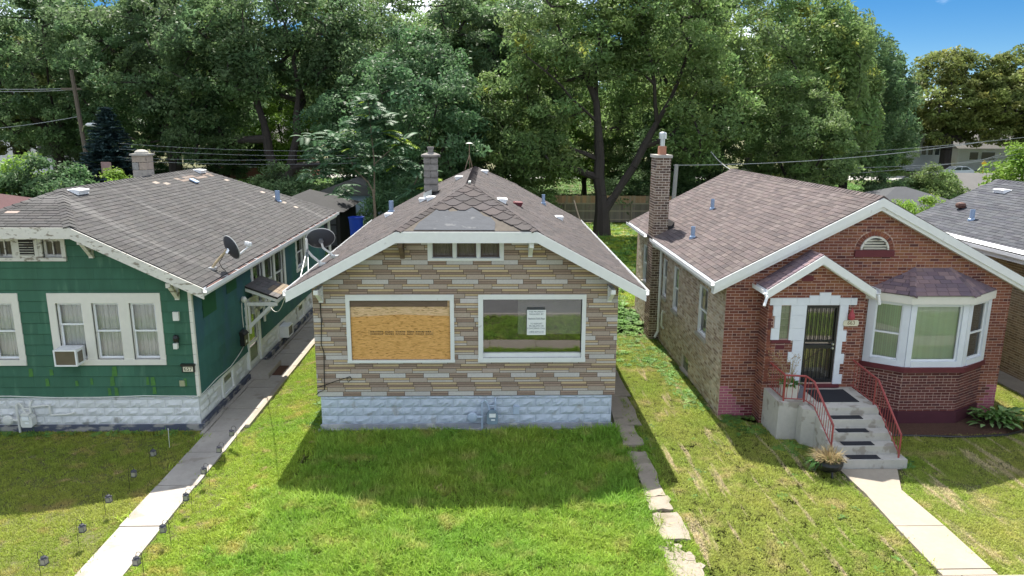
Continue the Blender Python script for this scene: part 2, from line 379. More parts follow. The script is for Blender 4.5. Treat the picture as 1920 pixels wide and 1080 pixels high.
def caps(parent, p0, p1, nl, nr, m, cols, w=.13, step=.19, name='ridge_cap', h=.02):
    p0, p1 = Vector(p0), Vector(p1); d = p1-p0; L = d.length; d.normalize()
    sl = nl.cross(d).normalized(); sr = d.cross(nr).normalized()
    if sl.z > 0: sl = -sl
    if sr.z > 0: sr = -sr
    k = int(L/step)+1
    for i in range(k):
        a = p0+d*(i*L/k-.01); b = p0+d*((i+1)*L/k+.03); upv = (nl+nr).normalized()
        ha, hb = h+rnd.uniform(0, .008), .006
        vs = [a+sl*w+nl*ha*.7, a+upv*(ha+.012), a+sr*w+nr*ha*.7, b+sl*w+nl*hb, b+upv*(hb+.012), b+sr*w+nr*hb, a+sl*w-nl*.01, a-upv*.01, a+sr*w-nr*.01]
        MB().add(vs, [(0, 1, 4, 3), (1, 2, 5, 4), (0, 6, 7, 1), (1, 7, 8, 2)], jit(rnd.choice(cols), .1)).build(name, m, parent)
def window(house, F, u0, u1, v0, v1, lights, casing=True, m=None, curtain=None, split=.5, sill=True, sashm=None, glass=None, depth=.07, head=None, proud=.035, cols=None):
    m = m or TRIM; sashm = sashm or VINYL; fm = MB()
    if casing:                              # flat boards round the openings, butted end to end
        a = min(l[0] for l in lights); b = max(l[1] for l in lights); c = min(l[2] for l in lights); d = max(l[3] for l in lights)
        fbox(fm, F, u0, u1, d, v1, -.03, proud); fbox(fm, F, u0, a, c, d, -.03, proud); fbox(fm, F, b, u1, c, d, -.03, proud)
        fbox(fm, F, u0, u1, v0, c, -.03, proud+(.015 if sill else 0))
        ls = sorted(lights)
        for l1, l2 in zip(ls, ls[1:]): fbox(fm, F, l1[1], l2[0], c, d, -.03, proud)
    for l in lights:                        # jamb liners
        for (a, b, c, d) in ((l[0], l[0]+.012, l[2], l[3]), (l[1]-.012, l[1], l[2], l[3]), (l[0]+.012, l[1]-.012, l[3]-.012, l[3]), (l[0]+.012, l[1]-.012, l[2], l[2]+.012)):
            fbox(fm, F, a, b, c, d, -depth-.06, -.032 if casing else .004)
    w = fm.build('window', m, house)
    for l in lights:
        a, b, c, d = l[0]+.012, l[1]-.012, l[2]+.012, l[3]-.012; sm = MB(); t = .04; n0 = -depth
        sp_ = l[4] if len(l) > 4 else split
        if sp_:
            mid = c+(d-c)*sp_
            for (q0, q1, nn) in ((c, mid+.02, n0-.03), (mid-.02, d, n0)):
                fbox(sm, F, a, a+t, q0, q1, nn, nn+.03); fbox(sm, F, b-t, b, q0, q1, nn, nn+.03)
                fbox(sm, F, a+t, b-t, q0, q0+t, nn, nn+.03); fbox(sm, F, a+t, b-t, q1-t, q1, nn, nn+.03)
        else:
            fbox(sm, F, a, a+t, c, d, n0, n0+.03); fbox(sm, F, b-t, b, c, d, n0, n0+.03); fbox(sm, F, a+t, b-t, c, c+t, n0, n0+.03); fbox(sm, F, a+t, b-t, d-t, d, n0, n0+.03)
        sm.build('sash', sashm, w)
        if sp_:
            for (q0, q1, nn) in ((c+t, mid-.02, n0-.015), (mid+.02, d-t, n0+.015)):
                MB().add([F.p(a+t, q0, nn), F.p(b-t, q0, nn), F.p(b-t, q1, nn), F.p(a+t, q1, nn)], [(0, 1, 2, 3)]).build('pane', glass or GLASS, w)
        else:
            MB().add([F.p(a+t, c+t, n0+.015), F.p(b-t, c+t, n0+.015), F.p(b-t, d-t, n0+.015), F.p(a+t, d-t, n0+.015)], [(0, 1, 2, 3)]).build('pane', glass or GLASS, w)
        if curtain:
            k = 40; vs = []; nn = n0-.09
            for i in range(k+1):
                u = l[0]-.03+(l[1]-l[0]+.06)*i/k; o = .012*math.sin(i*.8+l[0]*7)+.008*math.sin(i*1.9)
                vs += [F.p(u, l[2]-.05, nn+o*1.3), F.p(u, l[3]+.03, nn+o)]
            MB().add(vs, [(2*i, 2*i+2, 2*i+3, 2*i+1) for i in range(k)]).build('curtain', curtain, w)
    return w
def hip_roof(house, xc, hw, ze, zr, y0, y1, j0, j1, m, cols, deckm=DECK, over=.1, w=.3, rh=.14, colf=None, front=None, name='roof', capcols=None, ncap=True, shin=300):
    """j0 / j1: height where the end is clipped by a hip (None = plain gable, ze = full hip)."""
    s = (zr-ze)/hw; th = math.atan(s); cs, sn = math.cos(th), math.sin(th)
    f = lambda j: 0 if j is None else (zr-j)/s
    xo0, xo1 = f(j0), f(j1)                       # half width of the hip at its foot
    r0 = y0+(0 if j0 is None else HIPRUN.get((xc, 0), xo0)); r1 = y1-(0 if j1 is None else HIPRUN.get((xc, 1), xo1))
    z0, z1 = (zr if j0 is None else j0), (zr if j1 is None else j1)
    mb = MB()
    for sg in (1, -1):
        pl = [(xc+sg*hw, y0, ze), (xc+sg*hw, y1, ze), (xc+sg*xo1, y1, z1), (xc, r1, zr), (xc, r0, zr), (xc+sg*xo0, y0, z0)]
        if j1 is None: pl.pop(2)
        if j0 is None: pl.pop()
        if j1 == ze: pl.pop(1)
        mb.prism(pl if sg > 0 else pl[::-1], (0, 0, -over))
    if j0 is not None: mb.prism([(xc-xo0, y0, z0), (xc+xo0, y0, z0), (xc, r0, zr)], (0, 0, -over))
    if j1 is not None: mb.prism([(xc+xo1, y1, z1), (xc-xo1, y1, z1), (xc, r1, zr)], (0, 0, -over))
    roof = mb.build(name, deckm, house)
    P = Pieces()
    for sg in (1, -1):
        F = Fr((xc+sg*hw, 0, ze), (0, sg, 0), (-sg*cs, 0, sn))
        def uv(x, y, z): return (sg*y, (z-ze)/sn)
        pl = [uv(0, y0, ze), uv(0, y1, ze), uv(0, y1, z1), uv(0, r1, zr), uv(0, r0, zr), uv(0, y0, z0)]
        if j1 is None: pl.pop(2)
        if j0 is None: pl.pop()
        if j1 == ze: pl.pop(1)
        if sg < 0: pl = pl[::-1]
        lay_shingles(P, F, pl, cols, w, rh, colf=(lambda u, v, c, sg=sg: colf(sg, sg*u, v, c)) if colf else None)
    nR, nL = Vector((sn, 0, cs)), Vector((-sn, 0, cs)); nF = nB = None
    if j0 is not None:
        run = r0-y0; L = math.hypot(run, zr-z0); F = Fr((xc, y0, z0), (1, 0, 0), (0, run/L, (zr-z0)/L)); nF = F.n
        tri = [(-xo0, 0), (xo0, 0), (0, L)]
        if front: front(roof, F, xo0, L)
        else: lay_shingles(P, F, tri, cols, w, rh, colf=(lambda u, v, c: colf(0, u, v, c)) if colf else None)
    if j1 is not None:
        run = y1-r1; L = math.hypot(run, zr-z1); F = Fr((xc, y1, z1), (-1, 0, 0), (0, -run/L, (zr-z1)/L)); nB = F.n
        lay_shingles(P, F, [(-xo1, 0), (xo1, 0), (0, L)], cols, w, rh)
    P.emit('shingle', 'shingle_field', roof, m, shin)
    cc = capcols or cols
    caps(roof, (xc, r0, zr), (xc, r1, zr), nL, nR, m, cc)
    if j0 is not None:
        for sg, nn in ((1, nR), (-1, nL)): caps(roof, (xc+sg*xo0, y0, z0), (xc, r0, zr), nn, nF, m, cc)
    if j1 is not None:
        for sg, nn in ((1, nR), (-1, nL)): caps(roof, (xc+sg*xo1, y1, z1), (xc, r1, zr), nn, nB, m, cc)
    return roof
HIPRUN = {(-.5, 0): 2.48, (-.5, 1): 2.5, (-10.15, 0): 2.0, (-10.15, 1): 4.0}
def fascia(mb, pts, y, hgt, th=.045, col=(1, 1, 1)):
    """boards hung under the roof edge along pts (x, z), front face at y"""
    for (x0, z0), (x1, z1) in zip(pts, pts[1:]): mb.prism([(x0, y, z0), (x1, y, z1), (x1, y, z1-hgt), (x0, y, z0-hgt)], (0, th, 0), col)
def gutter(mb, x, z, y0, y1, sg):
    w = .11
    mb.box(min(x, x+sg*.01), max(x, x+sg*.01), y0, y1, z-.10, z); mb.box(min(x+sg*w, x+sg*(w-.01)), max(x+sg*w, x+sg*(w-.01)), y0, y1, z-.09, z+.005)
    mb.box(min(x+sg*.01, x+sg*(w-.01)), max(x+sg*.01, x+sg*(w-.01)), y0, y1, z-.10, z-.085)
def knee_brace(house, x, ywall, yout, ztop, m, drop=.42, w=.1):
    mb = MB(); mb.box(x-w/2, x+w/2, yout, ywall, ztop-.1, ztop)
    mb.box(x-w/2+.002, x+w/2-.002, ywall-.07, ywall-.004, ztop-drop-.12, ztop-.1)
    mb.prism([(x-w/2+.006, yout+.06, ztop-.1), (x-w/2+.006, yout+.16, ztop-.1), (x-w/2+.006, ywall-.07, ztop-drop+.02), (x-w/2+.006, ywall-.07, ztop-drop-.09)], (w-.012, 0, 0))
    return mb.build('eave_bracket', m, house)
def roof_vent(roof, F, u, v, m, w=.42, l=.2, h=.1):
    mb = MB(); fbox(mb, F, u-w/2-.02, u+w/2+.02, v-l/2-.01, v+l/2+.03, .018, .03)
    mb.prism([F.p(u-w/2, v-l/2, .03), F.p(u-w/2, v+l/2, .03), F.p(u-w/2, v+l/2, .05), F.p(u-w/2, v-l/2+.03, .03+h), F.p(u-w/2, v-l/2, .03+h)], F.u*w)
    return mb.build('roof_vent', m, roof)
def vent_pipe(roof, p, m=GALV, r=.055, h=.32):
    mb = MB().lathe([(r*1.7, -.1), (r*1.5, .03), (r, .06), (r, h), (r*.85, h), (r*.85, h-.05)], p, 10); return mb.build('vent_pipe', m, roof)
def block_wall(P, F, u0, u1, rows, holes, bl, border=.022, deep=.035, r=rnd):
    """rock-faced blocks: flat margin, rough raised middle"""
    for i, (v0, v1) in enumerate(rows):
        u = u0-(bl/2 if i % 2 else 0)
        while u < u1:
            a, b = max(u, u0)+.004, min(u+bl, u1)-.004; u += bl
            if b-a < .05 or any(h[0] < b and h[1] > a and h[2] < v1 and h[3] > v0 for h in holes): continue
            c, d = v0+.004, v1-.004; nu, nv = 7, 5; vs = []; fs = []
            for j in range(nv+1):
                for k in range(nu+1):
                    fu, fv = k/nu, j/nv
                    uu = a if k == 0 else b if k == nu else a+border+(b-a-2*border)*(k-1)/(nu-2)
                    vv = c if j == 0 else d if j == nv else c+border*.7+(d-c-1.4*border)*(j-1)/(nv-2)
                    inn = 0 if k in (0, nu) or j in (0, nv) else (.3 if k in (1, nu-1) or j in (1, nv-1) else 1)
                    nn = .004+(.0 if inn == 0 else inn*deep*r.uniform(.35, 1.1))
                    vs.append(F.p(uu, vv, nn))
            for j in range(nv):
                for k in range(nu): fs.append((j*(nu+1)+k, j*(nu+1)+k+1, (j+1)*(nu+1)+k+1, (j+1)*(nu+1)+k))
            fs += []
            P.append((vs, fs))
def text(s, parent, F, u, v, n, size, m, name='lettering', align='CENTER'):
    cu = bpy.data.curves.new(name, 'FONT'); cu.body = s; cu.size = size; cu.align_x = align; cu.align_y = 'CENTER'; cu.extrude = .001
    o = bpy.data.objects.new(name, cu); COL.objects.link(o); cu.materials.append(m)
    base = ORG[parent.name]; p = F.p(u, v, n)-base
    o.matrix_local = Matrix(((F.u.x, F.v.x, F.n.x, p.x), (F.u.y, F.v.y, F.n.y, p.y), (F.u.z, F.v.z, F.n.z, p.z), (0, 0, 0, 1)))
    dg = bpy.context.evaluated_depsgraph_get(); me = bpy.data.meshes.new_from_object(o.evaluated_get(dg)); mw = o.matrix_local.copy(); bpy.data.objects.remove(o)
    o = bpy.data.objects.new(name, me); COL.objects.link(o); me.materials.clear(); me.materials.append(m)
    o.matrix_local = mw; o.parent = parent; o.matrix_parent_inverse = Matrix(); a = me.attributes.new('col', 'FLOAT_COLOR', 'FACE'); a.data.foreach_set('color', [1.0]*(4*len(me.polygons))); return o
def struct(mb, name, m, kind='structure', **k): return mb.build(name, m, None, kind=kind, **k)

# ------------------------------------------------------------------ ground, walks, streets
struct(MB().add([(-900, -900, -.03), (900, -900, -.03), (900, 900, -.03), (-900, 900, -.03)], [(0, 1, 2, 3)]), 'ground', SOIL)
def slabs(name, polys, m, z=.03, th=.12, kind='structure'):
    root = MB().add([(x, y, -.012) for x, y in polys[0][:4]], [(0, 1, 2, 3)]).build(name, SOIL, None, kind='structure')
    for p in polys:
        z2 = z+rnd.uniform(-.008, .012)
        MB().prism([(x, y, z2-th) for x, y in p], (0, 0, th)).build('slab', m, root)
    return root
def strip(x0, x1, ys, g=.012, wob=0):
    return [[(x0+rnd.uniform(-wob, wob), a+g), (x1+rnd.uniform(-wob, wob), a+g), (x1+rnd.uniform(-wob, wob), b-g), (x0+rnd.uniform(-wob, wob), b-g)] for a, b in zip(ys, ys[1:])]
slabs('path', strip(-6.56, -5.80, [10.15, 10.32, 11.9, 13.4, 14.9, 16.02, 17.4, 18.9, 20.4, 21.9, 23.4, 24.9, 26.4, 27.9, 29.4, 31], wob=.012), CONC)
kb = MB()
for a, b in zip([16.3, 18.4, 20.6, 22.8, 25], [18.39, 20.59, 22.79, 24.99, 27.5]): kb.box(-5.79, -5.68, a, b, -.1, .075+rnd.uniform(-.01, .01))
struct(kb, 'path_edging', CONCW)
cs_ = []
for y0, y1, x0, x1 in ((10.16, 10.75, 2.9, 3.38), (11.28, 12.16, 2.98, 3.44), (12.3, 12.78, 2.98, 3.42), (12.8, 14.75, 3.0, 3.4), (15.1, 16.2, 2.98, 3.42), (16.22, 18.1, 3.0, 3.6), (18.12, 20.2, 3.0, 3.7)):
    k = 5; q = [(x0+rnd.uniform(-.03, .03)+(x1-x0)*i/k, y0+rnd.uniform(-.03, .03)) for i in range(k+1)]
    q += [(x1+rnd.uniform(-.05, .05), y0+(y1-y0)*i/4) for i in (1, 2, 3)]+[(x1-(x1-x0)*i/k, y1+rnd.uniform(-.03, .03)) for i in range(k+1)]+[(x0+rnd.uniform(-.04, .04), y1-(y1-y0)*i/4) for i in (1, 2, 3)]
    cs_.append(q)
slabs('path', cs_, CONCD)
bits = MB()
for i in range(26):
    x, y, r_ = rnd.uniform(2.95, 3.4), rnd.choice((rnd.uniform(10.2, 11.3), rnd.uniform(19, 22))), rnd.uniform(.05, .16)
    n_ = rnd.randint(5, 7); bits.prism([(x+r_*math.cos(t)*rnd.uniform(.7, 1.1), y+r_*math.sin(t)*rnd.uniform(.7, 1.1), -.05) for t in (2*math.pi*k/n_ for k in range(n_))], (0, 0, .075+rnd.uniform(0, .02)))
struct(bits, 'broken_concrete', CONCD, 'stuff')
slabs('path', [[(7.2, 10.15), (8.1, 10.15), (8.1, 10.3), (7.2, 10.3)], [(7.2, 10.32), (8.1, 10.32), (8.12, 11.6), (7.23, 11.6)], [(7.23, 11.62), (8.12, 11.62), (8.08, 12.9), (7.3, 12.9)],
      [(7.3, 12.92), (8.08, 12.92), (8.5, 13.84), (7.28, 13.84)]], CONCW)
slabs('path', strip(14.25, 15.2, [16, 18, 20, 22, 24, 26, 28]), CONC)
slabs('sidewalk', strip(-40, 40, [7.42, 8.9]) and [[(x, 9.12), (x+1.48, 9.12), (x+1.48, 10.13), (x, 10.13)] for x in np.arange(-24, 24, 1.5)], CONCW)
struct(MB().box(-60, 60, 5.75, 5.95, -.15, .09), 'kerb', CONC)
struct(MB().add([(-200, -8, -.02), (200, -8, -.02), (200, 5.75, -.02), (-200, 5.75, -.02)], [(0, 1, 2, 3)]), 'street', ASPH)
struct(MB().add([(-300, 98, -.01), (300, 98, -.01), (300, 106, -.01), (-300, 106, -.01)], [(0, 1, 2, 3)]), 'street', PAVE)
struct(MB().add([(7.4, 46.9, .0), (9.6, 46.9, .0), (10.4, 49, .0), (9.8, 51, .0), (7.2, 50.6, .0), (7.0, 48.3, .0)], [(0, 1, 2, 3, 4, 5)]), 'dirt_patch', STRAWM)

# ================================================================== CENTRE HOUSE
H1 = thing('stone_house', 'bungalow clad in tan and grey stone-pattern siding with one picture window boarded up', 'house', (-.5, 16.14, 0))
XL, XR, YF, YB = -4.0, 2.92, 16.14, 27.6
FR = Fr((0, YF, 0), (1, 0, 0), (0, 0, 1))
conv1 = [(XL, .82), (XR, .82), (XR, 3.55), (.83, 4.72), (-1.83, 4.72), (XL, 3.55)]
W1 = (-3.26, -.82, 1.65, 3.25); W2 = (-.27, 2.19, 1.65, 3.25); WA = (-1.39, .31, 4.03, 4.52)
def ins(w, l=.1, r=.1, b=.1, t=.1): return (w[0]+l, w[1]-r, w[2]+b, w[3]-t)
O1, O2 = ins(W1, .09, .09, .06, .13), ins(W2, .11, .09, .10, .11)
OA = [(-1.29, -.83, 4.09, 4.46), (-.75, -.30, 4.09, 4.46), (-.22, .22, 4.09, 4.46)]
mb = MB(); wall(mb, FR, conv1, [O1, O2]+OA, .16)
mb.box(XL, XL+.16, YF+.162, YB, .82, 3.5); mb.box(XR-.16, XR, YF+.162, YB, .82, 3.5)
wl1 = mb.build('wall', SIDEBK, H1)
mb2 = MB(); wall(mb2, Fr((0, YB, 0), (-1, 0, 0), (0, 0, 1)), [(-XR, .0), (-XL, .0), (-XL, 3.5), (.5, 5.4), (-XR, 3.5)], [], .15); mb2.build('wall', SIDEBK, H1)
GREY_, TAUPE, TAN_, BRN, BRN2, LTG = (.52, .49, .475), (.40, .325, .27), (.50, .38, .235), (.29, .21, .165), (.35, .26, .205), (.50, .45, .41)
P = Pieces()
def lay_stone(P, F, conv, holes, v0, v1, ua, ub):
    bh = .111; v = v0; i = 0; offs = [0, .24, .62, .12, .45, .8, .3]
    while v < v1:
        t = i % 4; u = ua-1.02+offs[i % 7]*1.02*.97; lng = (i % 2 == 0)
        while u < ub:
            w = .60 if lng else .41; g = .011; rows = []
            if lng: rows = [[(0, 1, GREY_)], [(0, .5, LTG), (.5, 1, TAN_)], [(0, .48, BRN2), (.48, 1, TAN_)], [(0, .5, LTG), (.5, 1, TAN_)]][t]
            else: rows = [[(0, .5, BRN), (.5, 1, BRN2)], [(0, 1, TAUPE)], [(0, .5, BRN2), (.5, 1, BRN)], [(0, 1, TAUPE)]][t]
            if t == 2 and lng: rows = [(0, .45, BRN), (.45, 1, TAN_)]
            for a, b, c in rows:
                R = [(u+g/2, u+w-g/2, v+a*bh+g/2, v+b*bh-g/2)]
                for hh in holes: R = subrect(R, hh)
                for r in R:
                    if r[1]-r[0] < .01 or r[3]-r[2] < .008: continue
                    p = clip([(r[0], r[2]), (r[1], r[2]), (r[1], r[3]), (r[0], r[3])], conv)
                    if len(p) > 2 and area(p) > 4e-4: P.add(F, p, .005, .005, jit(c, .07), (v, v+bh))
            u += w; lng = not lng
        v += bh; i += 1
lay_stone(P, FR, conv1, [W1, W2, WA], .825, 4.72, XL, XR)
lay_stone(P, Fr((XR, 0, 0), (0, 1, 0), (0, 0, 1)), [(YF, .82), (YB, .82), (YB, 3.5), (YF, 3.5)], [], .825, 3.5, YF, YB)
lay_stone(P, Fr((XL, 0, 0), (0, -1, 0), (0, 0, 1)), [(-YB, .82), (-YF, .82), (-YF, 3.5), (-YB, 3.5)], [], .825, 3.5, -YB, -YF)
P.emit('siding_stone', 'siding_stone_field', wl1, STONE)
# foundation
fm = MB(); fm.box(XL+.06, XR-.06, YF+.03, YF+.2, .0, .82); fm.box(XL+.06, XL+.2, YF+.2, YB, -.1, .82); fm.box(XR-.2, XR-.06, YF+.2, YB, -.1, .82)
fd = fm.build('foundation', BLUEBLK, H1)
FF = Fr((0, YF+.03, 0), (1, 0, 0), (0, 0, 1)); L = []
block_wall(L, FF, XL+.06, XR-.06, [(.13, .33), (.33, .53), (.53, .73), (.73, .815)], [], .385)
for vs, fs in L: MB().add(vs, fs).build('block', BLUEBLK, fd)
fo = MB().box(XL+.03, XR-.03, YF-.03, YF+.028, -.1, .125); fo.box(XL-.02, XR-.02, YF-.1, YF-.032, -.1, .035); fo.build('footing', FOOT, H1)
# windows
w1 = MB(); a, b, c, d = O1
fbox(w1, FR, W1[0], W1[1], d, W1[3], -.04, .045); fbox(w1, FR, W1[0], a, c, d, -.04, .045); fbox(w1, FR, b, W1[1], c, d, -.04, .045); fbox(w1, FR, W1[0]-.01, W1[1]+.01, W1[2], c, -.04, .055)
w1 = w1.build('boarded_window', WHITE, H1, label='left picture window filled with strand board')
MB().add([FR.p(a, c, -.02), FR.p(b, c, -.02), FR.p(b, d-.38, -.02), FR.p((a+b)/2, d-.34, -.02), FR.p(a, d-.40, -.02)], [(0, 1, 2, 3, 4)]).build('board', OSB, w1)
MB().add([FR.p(a, d-.5, -.028), FR.p(b, d-.5, -.028), FR.p(b, d, -.028), FR.p(a, d, -.028)], [(0, 1, 2, 3)]).build('board', OSB2, w1)
fbox(MB(), FR, a+.005, b-.06, d-.155, d-.005, -.027, -.004).build('plank', PLY, w1)
st = MB()
for k, (q0, q1) in enumerate(((-2.74, -2.44), (-2.40, -2.20), (-2.16, -1.94), (-1.90, -1.74), (-1.70, -1.50), (-1.48, -1.32))):
    for j in range(3):
        uu = q0
        while uu < q1-.02:
            ww = rnd.uniform(.012, .05); vv = 2.36-.03*j; fbox(st, FR, uu, min(uu+ww, q1), vv, vv+(.024 if j == 0 else .014), -.019, -.0185); uu += ww+.008
for (q0, q1, z0, z1) in ((-2.77, -2.765, 2.29, 2.41), (-1.31, -1.305, 2.29, 2.41), (-1.72, -1.715, 2.29, 2.41)): fbox(st, FR, q0, q1, z0, z1, -.019, -.0185)
st.build('ink_stamp', INKGREY, w1)
w2 = MB(); a, b, c, d = O2
fbox(w2, FR, W2[0], W2[1], d, W2[3], -.06, .045); fbox(w2, FR, W2[0], a, c, d, -.06, .045); fbox(w2, FR, b, W2[1], c, d, -.06, .045); fbox(w2, FR, W2[0]-.01, W2[1]+.01, W2[2], c, -.06, .055)
fbox(w2, FR, a, b, c, c+.10, -.12, -.02)
w2 = w2.build('picture_window', WHITE, H1, label='right picture window with dark glass')
MB().add([FR.p(a, c+.10, -.07), FR.p(b, c+.10, -.07), FR.p(b, d, -.07), FR.p(a, d, -.07)], [(0, 1, 2, 3)]).build('pane', GLASSR, w2)
MB().add([FR.p(.64, 2.29, -.068), FR.p(b, 2.29, -.068), FR.p(b, d, -.068), FR.p(.64, d, -.068)], [(0, 1, 2, 3)]).build('film', FILM, w2)
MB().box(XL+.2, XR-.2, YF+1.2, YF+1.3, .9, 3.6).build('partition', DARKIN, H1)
window(H1, FR, WA[0], WA[1], WA[2], WA[3], [(*o, 0) for o in OA], m=WHITE, curtain=BROWNCURT, sashm=mat('aged_sash', (.12, .09, .07), .8, .2), proud=.03)
# roof
G1 = [(0.067, 0.057, 0.055), (0.079, 0.067, 0.066), (0.072, 0.062, 0.062), (0.084, 0.070, 0.067), (0.062, 0.054, 0.054)]
def colf1(sg, y, v, c):
    if sg and rnd.random() < .006: return (.05, .045, .05)
    return c
def fishscale(roof, F, xo, L):
    tri = [(-xo, 0), (xo, 0), (0, L)]
    MB().add([F.p(*q, .003) for q in tri], [(0, 1, 2)]).build('sheathing', WOODROT, roof)
    patch = [(-1.14, .03), (.60, .02), (.62, .40), (.52, .66), (.36, .74), (.26, .96), (.08, 1.2), (-.06, 1.22), (-.24, 1.0), (-.40, .96), (-.52, 1.18), (-.66, 1.2), (-.84, .80), (-1.05, .40)]
    q = MB().prism([F.p(*p, .005) for p in patch], F.n*.012); q.build('felt_patch', FELT, roof)
    P = []; w, rh = .46, .255; row = 0; v = 0
    while v < L:
        u = -xo-(w/2 if row % 2 else 0)
        while u < xo+w:
            cu_ = u; u += w
            if (v < 1.0 and -1.4 < cu_ < .30 and v < 1.05-.45*abs(cu_+.2)) or (v < .6 and cu_ < .62) or (v < .3 and cu_ < .82): continue
            hexa = [(cu_-.07, v), (cu_+.07, v), (cu_+w/2+.01, v+.21), (cu_+w/2, v+.33), (cu_+.1, v+.5), (cu_-.1, v+.5), (cu_-w/2, v+.33), (cu_-w/2-.01, v+.21)]
            p = clip(hexa, [(-xo, 0), (xo, 0), (0, L)])
            if len(p) > 2 and area(p) > .006:
                top = [F.p(a, b, .034-.05*(b-v)) for a, b in p]; bot = [F.p(a, b, .0) for a, b in p]; k = len(p)
                MB().add(top+bot, [tuple(range(k))]+[(j, k+j, k+(j+1) % k, (j+1) % k) for j in range(k)], jit(rnd.choice(G1), .12)).build('scale_shingle', SHGREY, roof)
        v += rh; row += 1
rf1 = hip_roof(H1, -.5, 3.92, 3.47, 5.58, 15.6, 28.1, 4.77, 4.77, SHGREY, G1, colf=colf1, front=fishscale, over=.09, w=.34, rh=.135)
mb = MB(); fascia(mb, [(-4.44, 3.45), (-2.02, 4.755)], 15.56, .24); fascia(mb, [(-2.02, 4.755), (1.02, 4.755)], 15.559, .24); fascia(mb, [(1.02, 4.755), (3.44, 3.45)], 15.56, .24)
mb.build('fascia', WHITE, H1)
mb = MB(); mb.add([(-4.42, 15.61, 3.36), (XL, 15.61, 3.56), (XL, YB, 3.56), (-4.42, YB, 3.36)], [(0, 1, 2, 3)]); mb.box(3.36, 3.40, 15.62, 28.1, 3.24, 3.42); mb.box(-4.40, -4.36, 15.62, 28.1, 3.24, 3.42); mb.build('eave_board', WHITE, H1)
mb = MB(); gutter(mb, 3.405, 3.44, 15.62, 28.0, 1); mb.build('gutter', WMETAL, H1)
mb = MB(); gutter(mb, -4.405, 3.44, 15.62, 28.0, -1); mb.build('gutter', WMETAL, H1)
for x, z in ((-3.8, 3.46), (2.72, 3.46), (.9, 4.50)): knee_brace(H1, x, YF, 15.62, z, WHITE, drop=.26)
kb_ = knee_brace(H1, -1.95, YF, 15.66, 4.50, PLY, drop=.30); kb_['label'] = 'bare brown eave bracket without paint'
sn1 = Fr((3.42, 0, 3.47), (0, 1, 0), (-3.92, 0, 2.11)); sl1 = Fr((-4.42, 0, 3.47), (0, -1, 0), (3.92, 0, 2.11))
Rv = lambda x, sg: abs((-.5+sg*3.92)-x)*math.hypot(3.92, 2.11)/3.92
for x, y, m_, w_ in ((.28, 17.95, WMETAL, .42), (.72, 19.4, MAROON, .36), (2.12, 22.5, WMETAL, .42), (-.2, 25.0, WMETAL, .42)): roof_vent(rf1, sn1, y, Rv(x, 1), m_, w_)
for x, y in ((-1.95, 21.7), (-1.6, 20.2), (-3.3, 24.0), (-.95, 23.2)): roof_vent(rf1, sl1, -y, Rv(x, -1), WMETAL)
vent_pipe(rf1, (1.85, 25.3, 4.34)); vent_pipe(rf1, (-3.4, 25.3, 4.05), r=.08, h=.38)
MB().box(-.53, -.47, 18.02, 18.45, 5.6, 5.64).build('ridge_flashing', STEEL, rf1)
# chimney of stacked rock-faced blocks
ch = MB().box(-1.93, -1.57, 21.85, 22.2, 4.7, 5.25).build('chimney', TAR, rf1)
for i in range(5):
    z0 = 5.06+i*.2
    for j, (xa, xb) in enumerate(((-1.94, -1.56),) if i % 2 else ((-1.94, -1.75), (-1.745, -1.56))):
        e = .018; mm = MB(); mm.prism([(xa+.004, 21.83, z0+.004), (xb-.004, 21.83, z0+.004), (xb-.004, 22.22, z0+.004), (xa+.004, 22.22, z0+.004)], (0, 0, .03)); mm.prism([(xa-e*.4, 21.81, z0+.034), (xb+e*.4, 21.81, z0+.034), (xb+e*.4, 22.24, z0+.034), (xa-e*.4, 22.24, z0+.034)], (0, 0, .13)); mm.prism([(xa+.004, 21.83, z0+.164), (xb-.004, 21.83, z0+.164), (xb-.004, 22.22, z0+.164), (xa+.004, 22.22, z0+.164)], (0, 0, .03)); mm.build('chimney_block', CHIMST, rf1)
MB().lathe([(.27, 0), (.29, .03), (.28, .07), (.15, .12), (.1, .13)], (-1.75, 22.02, 6.06), 12).lathe([(.08, 0), (.08, .14), (.1, .15), (.1, .2)], (-1.75, 22.02, 6.16), 10).build('chimney_cap', CHIMST, rf1)
MB().prism([(-1.99, 21.7, 4.78), (-1.5, 21.7, 5.04), (-1.5, 22.3, 5.04), (-1.99, 22.3, 4.78)], (0, 0, .05)).build('flashing', TAR, rf1)
MB().prism([(-1.97, 21.79, 4.84), (-1.72, 21.79, 4.98), (-1.72, 21.79, 5.12), (-1.97, 21.79, 5.02)], (0, .02, 0)).build('flashing', STEEL, rf1)

# ================================================================== GREEN HOUSE
H2 = thing('green_house', 'green shingle-sided bungalow with white block base and grey hipped roof', 'house', (-10.15, 16.18, 0))
GX0, GX1, GY0, GY1 = -13.57, -6.73, 16.18, 29.6
FG = Fr((0, GY0, 0), (1, 0, 0), (0, 0, 1)); FS = Fr((GX1, 0, 0), (0, 1, 0), (0, 0, 1))
convg = [(GX0, .83), (GX1, .83), (GX1, 3.66), (-8.8, 4.70), (-11.5, 4.70), (GX0, 3.66)]
convs = [(GY0, .83), (GY1, .83), (GY1, 3.55), (GY0, 3.55)]
WT = (-9.88, -7.39, 1.61, 3.29); LT = [(-9.72, -9.14, 1.74, 3.06), (-8.93, -8.33, 1.74, 3.06), (-8.10, -7.52, 1.74, 3.06)]
WT2 = (-12.91, -10.52, 1.61, 3.29); LT2 = [(-12.78, -12.20, 1.74, 3.06), (-11.98, -11.38, 1.74, 3.06), (-11.2, -10.67, 1.74, 3.06)]
WAT = (-11.0, -9.33, 4.02, 4.56); LAT = [(-10.86, -10.48, 4.1, 4.5), (-10.34, -9.97, 4.1, 4.5), (-9.83, -9.42, 4.1, 4.5)]
